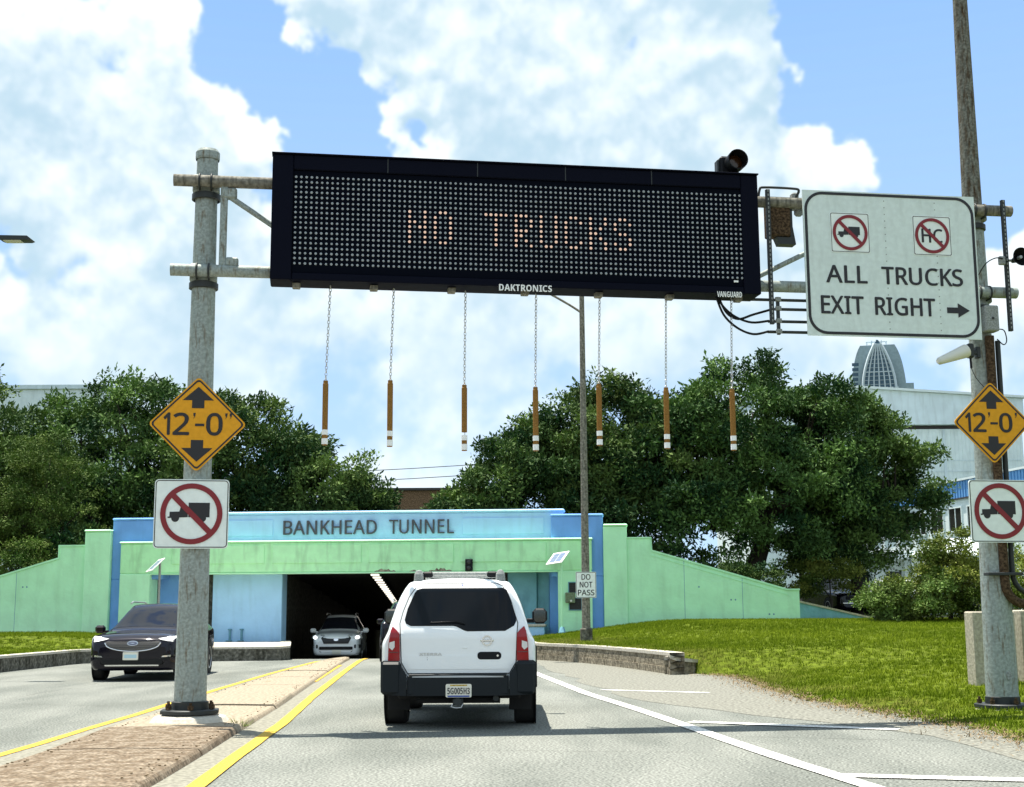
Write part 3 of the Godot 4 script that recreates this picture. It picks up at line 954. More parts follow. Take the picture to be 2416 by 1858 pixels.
	# dark louvred openings in the right pier
	for q in [[7.38, 2.03, 7.63, 2.37], [7.39, 1.44, 7.80, 1.83]]:
		var v := boxp(t, "vent", Vector3(q[0], q[1], -0.02), Vector3(q[2], q[3], 0.02), mats.sign_black, 0.004)
		var fr := S()
		band(fr, rect(q[0] - 0.03, q[1] - 0.03, q[2] + 0.03, q[3] + 0.03), rect(q[0], q[1], q[2], q[3]), 0.0, 0.035)
		put(v, "frame", fr, mats.slate_blue_paint)
		for k in 5:
			var y := lerpf(q[1], q[3], (k + 0.5) / 5)
			var ls := S()
			box(ls, Vector3((q[0] + q[2]) / 2, y, 0.025), Vector3(q[2] - q[0] - 0.01, 0.012, 0.014), 0.0, Transform3D.IDENTITY)
			put(v, "louvre", ls, mats.dark_steel)
	# ---- wing walls
	var wr := thing("wing_wall", "pale green wing wall that steps and slopes down to the right", "wall", Vector3(-5.4, 0, -48), turn)
	boxp(wr, "stepped_pier", Vector3(8.593, -0.8, -0.9), Vector3(9.43, 4.33, -0.08), g, 0.02)
	boxp(wr, "coping", Vector3(8.593, 4.333, -0.92), Vector3(9.46, 4.42, -0.03), g, 0.04)
	var s := S()
	prism(s, poly([9.433, -0.8, 15.35, -0.8, 15.35, 2.06, 14.93, 2.06, 10.28, 3.44, 10.26, 3.90, 9.433, 3.90]), -0.62, -0.14)
	put(wr, "wall", s, g)
	s = S()
	prism(s, poly([15.37, 2.063, 15.37, 2.12, 14.95, 2.12, 10.31, 3.50, 10.29, 3.95, 9.433, 3.95, 9.433, 3.903, 10.262, 3.903, 10.282, 3.443, 14.93, 2.063]), -0.65, -0.11)
	put(wr, "coping", s, g)
	s = S()
	prism(s, poly([14.93, 1.93, 14.95, 1.90, 10.25, 3.30, 10.25, 3.33]), -0.3, -0.125)
	put(wr, "moulding", s, g)
	var wl := thing("wing_wall", "pale green wing wall that steps and slopes down out of the picture at left", "wall", Vector3(-5.4, 0, -48), turn)
	boxp(wl, "stepped_pier", Vector3(-10.08, -0.8, -0.9), Vector3(-9.133, 4.30, -0.02), g, 0.02)
	boxp(wl, "coping", Vector3(-10.11, 4.303, -0.92), Vector3(-9.133, 4.39, 0.03), g, 0.04)
	s = S()
	prism(s, poly([-10.083, -0.8, -10.083, 3.79, -11.05, 3.79, -11.05, 3.34, -16.5, 1.76, -16.5, -0.8]), -0.62, -0.14)
	put(wl, "wall", s, g)
	s = S()
	prism(s, poly([-10.083, 3.793, -11.05, 3.793, -11.053, 3.343, -16.5, 1.763, -16.5, 1.82, -11.09, 3.40, -11.09, 3.85, -10.083, 3.85]), -0.65, -0.11)
	put(wl, "coping", s, g)
	for q in [[wr, 11.9, 2.2], [wr, 13.0, 1.75], [wr, 13.15, 1.75], [wr, 14.3, 1.25], [wr, 14.45, 1.25], [wl, -12.2, 2.35], [wl, -12.35, 2.35]]:
		s = S(); prism(s, circle(0.03, Vector2(q[1], q[2]), 10), -0.15, -0.137); put(q[0], "tie_hole", s, mats.slate_blue_paint)
	for q in [[wr, 11.4, 0.5, 3.1], [wr, 13.4, 0.5, 2.5], [wl, -12.6, 0.5, 2.85], [wl, -14.6, 0.5, 2.25]]:
		boxp(q[0], "wall_joint", Vector3(q[1] - 0.008, q[2], -0.15), Vector3(q[1] + 0.008, q[3], -0.1385), mats.slate_blue_paint)
	var lw := thing("low_wall", "short grey green wall sloping down behind the end of the right wing wall", "wall", Vector3(-5.4, 0, -48), turn)
	s = S()
	prism(s, poly([15.2, -0.5, 19.2, -0.5, 19.2, 1.0, 18.2, 1.02, 15.2, 1.72]), -1.7, -1.35)
	put(lw, "wall", s, mats.slate_blue_paint)
	s = S()
	prism(s, poly([19.25, 1.003, 19.25, 1.06, 18.2, 1.09, 15.2, 1.79, 15.2, 1.723, 18.2, 1.023]), -1.74, -1.31)
	put(lw, "coping", s, mats.concrete)
	# ---- the bore: it falls four in a hundred and bears a little left
	var b := thing("tunnel_bore", "dark tunnel bore behind the portal with a line of ceiling lamps", "tunnel", Vector3.ZERO)
	var far := -128.0
	var wallq := func(x0: float, x1: float, out: float) -> SurfaceTool:
		var w := S()
		var n := 16
		for i in n:
			var za := lerpf(-49.7, far, float(i) / n); var zb := lerpf(-49.7, far, float(i + 1) / n)
			var xa := lerpf(x0, x1, float(i) / n); var xb := lerpf(x0, x1, float(i + 1) / n)
			box(w, Vector3((xa + xb) / 2 + out * 0.2, road_y((za + zb) / 2) + 1.6, (za + zb) / 2), Vector3(0.4, 4.4, za - zb + 0.3), 0.0)
		return w
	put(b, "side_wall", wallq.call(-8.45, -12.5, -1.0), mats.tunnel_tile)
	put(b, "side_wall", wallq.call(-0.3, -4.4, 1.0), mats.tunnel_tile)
	var cl := S()
	for i in 16:
		var za := lerpf(-48.95, far, i / 16.0); var zb := lerpf(-48.95, far, (i + 1) / 16.0)
		var xc := lerpf(-4.4, -8.4, (i + 0.5) / 16.0)
		var ya := road_y(za) + 3.27 - (0.0 if i > 0 else 0.03); var yb := road_y(zb) + 3.27
		quad(cl, Vector3(xc - 5, ya, za), Vector3(xc + 5, ya, za), Vector3(xc + 5, yb, zb), Vector3(xc - 5, yb, zb))
		quad(cl, Vector3(xc - 5, ya + 0.3, za), Vector3(xc - 5, yb + 0.3, zb), Vector3(xc + 5, yb + 0.3, zb), Vector3(xc + 5, ya + 0.3, za))
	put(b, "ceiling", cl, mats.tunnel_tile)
	boxp(b, "far_end", Vector3(-14, -6, far - 0.5), Vector3(-2, 3, far), mats.tunnel_tile)
	# lamps along the ceiling
	for i in 26:
		var z := -50.2 - i * 1.5
		var x := -5.1 - (-z - 50.0) * 0.052
		var y := road_y(z) + 3.08
		var f := S()
		box(f, Vector3(x, y + 0.06, z), Vector3(0.34, 0.06, 1.1), 0.01)
		var fx := put(b, "lamp_housing", f, mats.galvanised)
		var l := S()
		box(l, Vector3(x, y, z), Vector3(0.28, 0.055, 0.46), 0.012)
		put(fx, "lamp_tube_light", l, glow("tunnel_lamp", 1.0, 0.93, 0.80, 0.75))

func make_portal_fittings() -> void:
	var turn := deg_to_rad(-4.0)
	var base := Transform3D(Basis(Vector3.UP, turn), Vector3(-5.4, 0, -48))
	# lane signal under the lintel
	var t := thing("lane_signal", "small dark lane signal box fixed to the lower edge of the green lintel", "signal", base * Vector3(3.87, 2.80, 0.10), turn)
	boxp(t, "housing", Vector3(-0.13, 0, -0.07), Vector3(0.13, 0.42, 0.07), mats.plastic_black, 0.015)
	boxp(t, "bracket", Vector3(-0.05, 0.1, -0.13), Vector3(0.05, 0.3, -0.072), mats.dark_steel)
	for y in [0.11, 0.31]:
		var s := S()
		lathe(s, [Vector2(0.0, 0.09), Vector2(0.07, 0.085), Vector2(0.08, 0.07)], 14, Transform3D(Basis(Vector3.RIGHT, PI / 2), Vector3(0, y, 0)))
		put(t, "lens", s, mats.window_dark)
	# grey green box lamp on the right pier
	t = thing("flood_lamp", "grey green box lamp mounted on the right pier between two dark vents", "lamp", base * Vector3(7.42, 1.67, 0.12), turn)
	boxp(t, "housing", Vector3(-0.17, 0, -0.08), Vector3(0.17, 0.36, 0.10), rough_mat("olive_box", 0.17, 0.21, 0.14, 0.8, 1.2, 0.5, 0.6), 0.02)
	boxp(t, "bracket", Vector3(-0.05, 0.1, -0.12), Vector3(0.05, 0.26, -0.082), mats.dark_steel)
	var s2 := S()
	lathe(s2, [Vector2(0.0, 0.125), Vector2(0.03, 0.12), Vector2(0.04, 0.10)], 12, Transform3D(Basis(Vector3.RIGHT, PI / 2), Vector3(0.03, 0.07, 0)))
	put(t, "lens", s2, mats.clear_lens)
	# solar panels on posts
	for k in 2:
		var foot := base * (Vector3(7.14, 0.55, 0.55) if k == 0 else Vector3(-6.80, 0.36, 1.4))
		t = thing("solar_post", ["slim post with a tilted solar panel in front of the right pier", "slim post with a tilted solar panel seen edge on, behind the dark car"][k], "solar panel", foot, turn, "solar panels on posts either side of the portal")
		var top := 2.78 if k == 0 else 2.80
		s2 = S(); tube(s2, [Vector3(0, 0, 0), Vector3(0, top, 0)], 0.04, 10); put(t, "post", s2, mats.green_paint if k == 0 else mats.galvanised)
		s2 = S(); lathe(s2, [Vector2(0.0, 0.30), Vector2(0.10, 0.30), Vector2(0.17, 0.12), Vector2(0.18, -0.1)], 4, Transform3D(Basis(Vector3.UP, PI / 4), Vector3.ZERO)); put(t, "base", s2, mats.slate_blue_paint)
		var e1 := (Vector3(0.50, 0.06, 0.34) if k == 0 else Vector3(0.33, 0.04, 0.40))
		var e2 := (Vector3(-0.24, -0.37, 0.43) if k == 0 else Vector3(-0.31, -0.40, 0.30))
		var n := e2.cross(e1).normalized()
		if n.y < 0: n = -n
		var xf := Transform3D(Basis(e1.normalized(), n.cross(e1).normalized() * -1.0, n).orthonormalized(), Vector3(-0.12, top - 0.12, 0.12))
		s2 = S(); box(s2, Vector3.ZERO, Vector3(e1.length() + 0.08, e2.length() + 0.06, 0.03), 0.005, xf); var fr := put(t, "panel_frame", s2, mats.reflective_white)
		for i in 2:
			for j in 3:
				s2 = S(); box(s2, Vector3((i - 0.5) * e1.length() * 0.44, (j - 1) * e2.length() * 0.29, 0.0), Vector3(e1.length() * 0.41, e2.length() * 0.27, 0.038), 0.0, xf); put(fr, "cell", s2, mat("solar_cell", 0.16, 0.20, 0.30, 0.15))
		s2 = S(); tube(s2, [Vector3(0, top - 0.05, 0), Vector3(-0.11, top - 0.13, 0.10)], 0.022, 8); put(t, "arm", s2, mats.galvanised)
	# lamp post behind the message board, with its road sign
	t = thing("lamp_post", "tall slim weathered steel lamp post on the lawn rising behind the message board", "lamp post", Vector3(2.1, 0.52, -39.2), 0.0)
	s2 = S(); tube(s2, [Vector3(0, 0.3, 0), Vector3(0, 5, 0), Vector3(0, 10.8, 0)], [0.125, 0.10, 0.07], 16); put(t, "pole", s2, mats.weathered_pole)
	boxp(t, "base", Vector3(-0.17, -0.15, -0.17), Vector3(0.17, 0.38, 0.17), mats.dirty_concrete, 0.03)
	s2 = S(); tube(s2, curve([Vector3(0, 9.65, 0), Vector3(-0.45, 9.95, 0), Vector3(-1.2, 10.35, 0), Vector3(-2.2, 10.6, 0)]), 0.035, 8); put(t, "arm", s2, mats.weathered_pole)
	s2 = S(); box(s2, Vector3(-2.55, 10.62, 0), Vector3(0.75, 0.14, 0.3), 0.05); put(t, "lamp_head", s2, mats.galvanised)
	t = thing("road_sign", "small white DO NOT PASS sign strapped to the lamp post", "road sign", Vector3(2.1, 1.78, -39.0), 0.0)
	s2 = S(); prism(s2, rrect(0.59, 0.74, 0.03, Vector2(0, 0.35)), -0.012, 0.0); put(t, "plate", s2, mats.sign_white)
	s2 = S(); band(s2, rrect(0.57, 0.72, 0.03, Vector2(0, 0.35)), rrect(0.545, 0.695, 0.02, Vector2(0, 0.35)), 0.0, 0.003); put(t, "border", s2, mats.sign_black)
	for q in [["DO", 0.575, 0.25], ["NOT", 0.355, 0.36], ["PASS", 0.13, 0.47]]:
		text(t, "lettering", q[0], mats.sign_black, Vector3(0, q[1], 0.002), q[2], 0.155, 0.004, 500)
	boxp(t, "strap", Vector3(-0.13, 0.3, -0.1), Vector3(0.13, 0.34, -0.013), mats.bright_steel)
	# lamp head reaching in at the left edge
	t = thing("street_lamp", "flat dark street lamp head on an arm at the left edge of the sky", "street lamp", Vector3(-14.6, 0.4, -30.0), 0.0)
	s2 = S(); tube(s2, [Vector3(0, 0, 0), Vector3(0, 9.2, 0)], [0.11, 0.06], 12); put(t, "pole", s2, mats.galvanised)
	s2 = S(); tube(s2, curve([Vector3(0, 9.1, 0), Vector3(0.5, 9.45, 0), Vector3(1.6, 9.53, 0), Vector3(2.85, 9.53, 0)]), 0.03, 8); put(t, "arm", s2, mats.galvanised)
	s2 = S(); prism(s2, poly([2.82, 9.50, 2.9, 9.47, 3.5, 9.465, 3.57, 9.49, 3.48, 9.56, 2.84, 9.575]), -0.16, 0.16); put(t, "lamp_head", s2, mats.dark_steel)
	s2 = S(); box(s2, Vector3(3.12, 9.462, 0), Vector3(0.4, 0.02, 0.24), 0.004); put(t, "lens", s2, mats.clear_lens)

# ------------------------------------------------------------------ gantry, message board and signs
const GT := 0.15184 # the gantry is turned 8.7 degrees

func on_gantry(x: float, y: float, z: float) -> Vector3:
	return Transform3D(Basis(Vector3.UP, GT), Vector3(-3.953, 0, -16.8)) * Vector3(x, y, z)

func make_gantry() -> void:
	var t := thing("sign_gantry", "grey steel gantry of two round poles and two pipe beams carrying the message board", "gantry", on_gantry(0, 0, 0), GT)
	var st: Material = mats.pole_steel
	var s := S()
	tube(s, [Vector3(0, 0.22, 0), Vector3(0, 3.5, 0), Vector3(0, 7.22, 0)], [0.197, 0.168, 0.135], 28)
	var p := put(t, "pole", s, st)
	p.set_meta("label", "left pole, standing on the median")
	s = S(); lathe(s, [Vector2(0.150, 7.20), Vector2(0.155, 7.22), Vector2(0.155, 7.30), Vector2(0.13, 7.34), Vector2(0.0, 7.35)], 28); put(p, "cap", s, st)
	s = S(); tube(s, [Vector3(10.62, 0.12, 0), Vector3(10.62, 4.0, 0), Vector3(10.625, 7.0, 0)], [0.212, 0.165, 0.135], 28)
	var q := put(t, "pole", s, st)
	q.set_meta("label", "taller right pole, standing in the grass")
	s = S(); tube(s, [Vector3(10.625, 7.0, 0), Vector3(10.64, 13.0, 0)], [0.135, 0.07], 28); put(q, "upper_length", s, mats.stained_pole)
	for c in [[0.0, 0.15], [10.62, 0.06]]:
		var x: float = c[0]; var y: float = c[1]
		s = S(); lathe(s, [Vector2(0.0, y + 0.07), Vector2(0.36, y + 0.07), Vector2(0.37, y + 0.06), Vector2(0.37, y + 0.02)], 8, Transform3D(Basis(Vector3.UP, 0.4), Vector3(x, 0, 0))); put(t, "base_plate", s, mats.dark_steel)
		s = S(); lathe(s, [Vector2(0.30, y + 0.015), Vector2(0.46, y - 0.02), Vector2(0.54, y - 0.13)], 8, Transform3D(Basis(Vector3.UP, 0.4), Vector3(x, 0, 0))); put(t, "footing", s, mats.cap_concrete)
		s = S(); lathe(s, [Vector2(0.225, y + 0.07), Vector2(0.225, y + 0.16), Vector2(0.20, y + 0.17)], 24, Transform3D(Basis.IDENTITY, Vector3(x, 0, 0))); put(t, "collar", s, mats.dark_steel)
		for k in 6:
			var a := TAU * (k + 0.4) / 6
			s = S()
			tube(s, [Vector3(x + cos(a) * 0.295, y + 0.05, sin(a) * 0.295), Vector3(x + cos(a) * 0.295, y + 0.16, sin(a) * 0.295)], 0.018, 8)
			lathe(s, [Vector2(0, 0.125), Vector2(0.036, 0.125), Vector2(0.036, 0.075)], 6, Transform3D(Basis.IDENTITY, Vector3(x + cos(a) * 0.295, y, sin(a) * 0.295)))
			put(t, "anchor_bolt", s, mats.rusted_steel)
	s = S(); prism(s, circle(0.06, Vector2(10.62, 0.50), 20, 0.62), 0.19, 0.222); put(q, "hand_hole_cover", s, mats.galvanised)
	# beams, their clamps, strut and braces
	for y in [6.85, 5.67]:
		s = S(); tube(s, [Vector3(-0.4, y, 0.22), Vector3(11.08, y + 0.05, 0.22)], 0.078, 18); var bm := put(t, "beam", s, mats.weathered_pole if y > 6 else st)
		for x in [0.0, 10.6]:
			for d in [-0.075, 0.075]:
				s = S()
				var ring := []
				for k in 13:
					var a := PI * k / 12.0 - PI / 2
					ring.append(Vector3(x + d, y + sin(a) * 0.09 + (0.04 if x > 5 else 0.0), 0.22 + cos(a) * 0.09))
				ring.insert(0, ring[0] - Vector3(0, 0, 0.28)); ring.append(ring[-1] - Vector3(0, 0, 0.28))
				tube(s, ring, 0.013, 6)
				put(bm, "u_bolt", s, mats.dark_steel)
			s = S(); box(s, Vector3(x, y + (0.04 if x > 5 else 0.0), 0.06), Vector3(0.34, 0.24, 0.16), 0.02); put(bm, "saddle", s, st)
			s = S(); lathe(s, [Vector2(0.165, y - 0.20), Vector2(0.185, y - 0.19), Vector2(0.185, y - 0.12), Vector2(0.165, y - 0.11)], 24, Transform3D(Basis.IDENTITY, Vector3(x, 0, 0))); put(bm, "band_clamp", s, mats.dark_steel)
	s = S(); box(s, Vector3(0.24, 6.24, 0.20), Vector3(0.09, 1.14, 0.09), 0.01); put(t, "strut", s, st)
	s = S(); box(s, Vector3(0.36, 5.79, 0.20), Vector3(0.16, 0.12, 0.14), 0.02); put(t, "bracket", s, st)
	s = S(); box(s, Vector3(0.30, 6.70, 0.20), Vector3(0.20, 0.14, 0.12), 0.02); put(t, "bracket", s, st)
	for b in [[Vector3(0.28, 6.68, 0.2), Vector3(0.98, 6.22, 0.2)], [Vector3(7.1, 5.72, 0.14), Vector3(8.25, 6.30, 0.14)]]:
		s = S()
		tube(s, b, 0.036, 10); put(t, "brace", s, st)

func make_board() -> void:
	var t := thing("message_board", "long black dot matrix message board reading NO TRUCKS, hung on the gantry", "message board", on_gantry(0, 5.45, 0), GT)
	var x0 := 0.85; var x1 := 7.27; var h := 1.70; var zf := 0.52
	var bh: Material = mats.black_housing
	boxp(t, "housing", Vector3(x0, 0.06, 0.10), Vector3(x1, h, zf - 0.05), bh, 0.015)
	# face with a raised frame round it
	boxp(t, "face", Vector3(x0 + 0.27, 0.16, zf - 0.06), Vector3(x1 - 0.24, h - 0.2, zf - 0.005), mats.black_face, 0.004)
	for q in [[x0, 0.06, x0 + 0.265, h], [x1 - 0.235, 0.06, x1, h], [x0 + 0.268, h - 0.195, x1 - 0.238, h], [x0 + 0.268, 0.06, x1 - 0.238, 0.155]]:
		boxp(t, "frame", Vector3(q[0], q[1], zf - 0.07), Vector3(q[2], q[3], zf + 0.02), bh, 0.012)
	for k in 5:
		var x := lerpf(x0 + 0.3, x1 - 0.3, (k + 0.5) / 5.0 + 0.1)
		if k < 4: boxp(t, "seam", Vector3(x - 0.006, h - 0.19, zf + 0.018), Vector3(x + 0.006, h - 0.002, zf + 0.024), mats.dark_steel)
	s_lip(t, x0, x1, h, zf)
	# the dots: 90 by 18, those of the message lit
	var font := {"N": [17, 25, 21, 21, 19, 17, 17], "O": [6, 9, 9, 9, 9, 9, 6], "T": [31, 4, 4, 4, 4, 4, 4], "R": [14, 9, 9, 14, 12, 10, 9], "U": [9, 9, 9, 9, 9, 9, 6], "C": [6, 9, 8, 8, 8, 9, 6], "K": [9, 9, 10, 12, 10, 9, 9], "S": [6, 9, 8, 6, 1, 9, 6]}
	font["N"] = [9, 9, 13, 11, 9, 9, 9]
	var lit := {}
	for l in [["N", 22, 4], ["O", 27, 4], ["T", 37, 5], ["R", 43, 4], ["U", 48, 4], ["C", 53, 4], ["K", 58, 4], ["S", 63, 4]]:
		for r in 7:
			for c in l[2]:
				if (font[l[0]][r] >> (l[2] - 1 - c)) & 1: lit[Vector2i(l[1] + c, 6 + r)] = true
	var off := S(); var on := S()
	R.seed = 6
	for r in 18:
		for c in 90:
			var p := Vector3(1.15 + 5.87 * c / 89.0, 6.865 - 5.45 - 1.135 * r / 17.0, zf - 0.005)
			var is_on := lit.has(Vector2i(c, r))
			var s := on if is_on else off
			var rad := (0.0195 if is_on else 0.0165) * R.randf_range(0.92, 1.06)
			for k in 8:
				var a := TAU * k / 8; var b := TAU * (k + 1) / 8
				var pa := p + Vector3(cos(a), sin(a), 0) * rad; var pb := p + Vector3(cos(b), sin(b), 0) * rad
				var up := Vector3(0, 0, 0.008)
				tri(s, p + up, pa, pb)
	put(t, "dot_lenses", off, mats.lens_off, "stuff")
	put(t, "lit_led_dots", on, mats.led_light, "stuff")
	text(t, "maker_lettering", "DAKTRONICS", mats.reflective_white, Vector3(4.10, 0.045, zf + 0.021), 0.69, 0.085, 0.006, 700)
	text(t, "maker_lettering", "VANGUARD", mats.reflective_white, Vector3(6.83, 0.045, zf + 0.021), 0.34, 0.075, 0.006, 700)
	boxp(t, "lamp_sensor", Vector3(6.9, 0.215, zf), Vector3(6.96, 0.24, zf + 0.012), mats.reflective_white)
	for x in [1.18, 2.16, 3.16, 4.12, 5.10, 6.06, 7.0]:
		boxp(t, "mounting_lug", Vector3(x - 0.05, -0.01, 0.3), Vector3(x + 0.05, 0.055, 0.42), mats.weathered_pole, 0.008)
	# warning beacon on top
	t = thing("warning_beacon", "round black visored warning beacon standing on the right end of the message board", "beacon", on_gantry(6.98, 7.15, 0.2), GT)
	boxp(t, "housing", Vector3(-0.13, 0, -0.12), Vector3(0.14, 0.36, 0.06), mats.plastic_black, 0.03)
	var s := S(); lathe(s, [Vector2(0.12, -0.02), Vector2(0.135, 0.0), Vector2(0.14, 0.20), Vector2(0.128, 0.20), Vector2(0.12, 0.02)], 22, Transform3D(Basis(Vector3.RIGHT, PI / 2), Vector3(0.06, 0.25, 0.06))); put(t, "visor", s, mats.plastic_black)
	s = S(); lathe(s, [Vector2(0.0, 0.035), Vector2(0.07, 0.03), Vector2(0.118, 0.005)], 20, Transform3D(Basis(Vector3.RIGHT, PI / 2), Vector3(0.06, 0.25, 0.06))); put(t, "lens", s, mat("dark_amber", 0.05, 0.02, 0.006, 0.15))
	boxp(t, "hinge", Vector3(-0.165, 0.05, -0.1), Vector3(-0.132, 0.31, 0.04), mats.dark_steel, 0.01)

func s_lip(t: Node3D, x0: float, x1: float, h: float, zf: float) -> void:
	boxp(t, "rain_lip", Vector3(x0 - 0.01, h + 0.002, zf - 0.12), Vector3(x1 + 0.01, h + 0.02, zf + 0.05), mats.black_housing, 0.004)

func make_clearance_bars() -> void:
	# chain links and a banded bar; the third bar has lost a piece
	var spots := [[1.57, 4.27, 3.45, 0.04], [2.385, 4.29, 3.44, 0.035], [3.335, 4.25, 3.40, 0.015], [4.26, 4.24, 3.41, 0.02], [5.10, 4.30, 3.49, 0.03], [6.0, 4.27, 3.46, 0.03], [6.90, 4.27, 3.45, 0.03]]
	var where := ["leftmost of seven, over the left trees", "second from left, wholly against the sky", "third from left, broken above its bands", "fourth of seven, left of the lamp post", "fifth, just right of the slim lamp post", "sixth from left, before the right trees", "rightmost of seven, under the drooping cables"]
	var link := S()
	var n := 10
	for i in n:
		for j in 5:
			var q := []
			for e in [[0, 0], [1, 0], [1, 1], [0, 1]]:
				var a: float = TAU * (i + e[0]) / n; var b: float = TAU * (j + e[1]) / 5
				var c := Vector3(cos(a) * 0.0145, sin(a) * 0.026, 0)
				var o := Vector3(cos(a), sin(a), 0)
				q.append(c + o * cos(b) * 0.0052 + Vector3(0, 0, 1) * sin(b) * 0.0052)
			quad(link, q[0], q[1], q[2], q[3])
	var lm := link.commit()
	for i in spots.size():
		var d: Array = spots[i]
		var t := thing("clearance_bar", "brown clearance bar hung on a chain, " + where[i], "clearance bar", on_gantry(d[0], d[2], 0.30), GT, "clearance bars hanging under the message board")
		var top: float = 5.50 - d[2]
		var by: float = d[1] - d[2]
		var ch := S()
		var y := by
		var k := 0
		while y < top:
			ch.append_from(lm, 0, Transform3D(Basis(Vector3.UP, PI / 2 * (k % 2) + 0.3), Vector3(-d[3] * (y - by) / (top - by) * -1.0, y, 0)))
			y += 0.042
			k += 1
		put(t, "chain", ch, mats.bright_steel)
		var r := 0.036
		var gap := i == 2
		var s := S()
		lathe(s, [Vector2(r, by * 0.24 + (0.035 if gap else 0.0)), Vector2(r, by - 0.04), Vector2(0.03, by - 0.035), Vector2(0.03, by), Vector2(0, by)], 14)
		if gap: lathe(s, [Vector2(0, by * 0.24 + 0.035), Vector2(r, by * 0.24 + 0.035)], 14)
		var body := put(t, "bar", s, mats.bar_brown)
		s = S()
		lathe(s, [Vector2(0, 0), Vector2(r * 0.97, 0), Vector2(r * 0.97, by * 0.24 - (0.02 if gap else 0.0)), Vector2(0, by * 0.24 - (0.02 if gap else 0.0))], 14)
		put(t, "bar_end", s, mats.bar_brown)
		for b in [[0.01, 0.10], [0.155, 0.235]]:
			s = S(); lathe(s, [Vector2(r, by * b[0]), Vector2(r + 0.003, by * b[0] + 0.002), Vector2(r + 0.003, by * b[1]), Vector2(r, by * b[1])], 14); put(t, "reflective_band", s, mats.reflective_white)
		if gap:
			s = S(); tube(s, [Vector3(0.006, by * 0.24 - 0.03, 0), Vector3(0.006, by * 0.24 + 0.05, 0)], 0.006, 6); put(t, "link", s, mats.bright_steel)

func truck_parts(t: Node3D, c: Vector2, k: float, z: float) -> void:
	# the pictogram of a lorry, its ring and its bar; k is the ring's radius
	var s := S()
	prism(s, poly([-0.10 * k + c.x, 0.36 * k + c.y, 0.60 * k + c.x, 0.36 * k + c.y, 0.60 * k + c.x, -0.13 * k + c.y, -0.10 * k + c.x, -0.13 * k + c.y]), z, z + 0.003)
	prism(s, poly([-0.72 * k + c.x, 0.05 * k + c.y, -0.40 * k + c.x, 0.06 * k + c.y, -0.36 * k + c.x, 0.21 * k + c.y, -0.12 * k + c.x, 0.21 * k + c.y, -0.12 * k + c.x, -0.13 * k + c.y, -0.78 * k + c.x, -0.16 * k + c.y, -0.78 * k + c.x, -0.11 * k + c.y, -0.72 * k + c.x, -0.11 * k + c.y]), z, z + 0.0032)
	for w in [-0.53, 0.36]: prism(s, circle(0.13 * k, c + Vector2(w, -0.16) * k, 20), z, z + 0.0034)
	put(t, "truck_symbol", s, mats.sign_black)

func ban(t: Node3D, c: Vector2, k: float, z: float) -> void:
	var s := S()
	band(s, circle(k, c, 44), circle(k * 0.83, c, 44), z, z + 0.006)
	prism(s, poly([-0.67 * k + c.x, 0.54 * k + c.y, -0.54 * k + c.x, 0.67 * k + c.y, 0.67 * k + c.x, -0.54 * k + c.y, 0.54 * k + c.x, -0.67 * k + c.y]), z, z + 0.0055)
	put(t, "red_ban_ring", s, mats.sign_red)

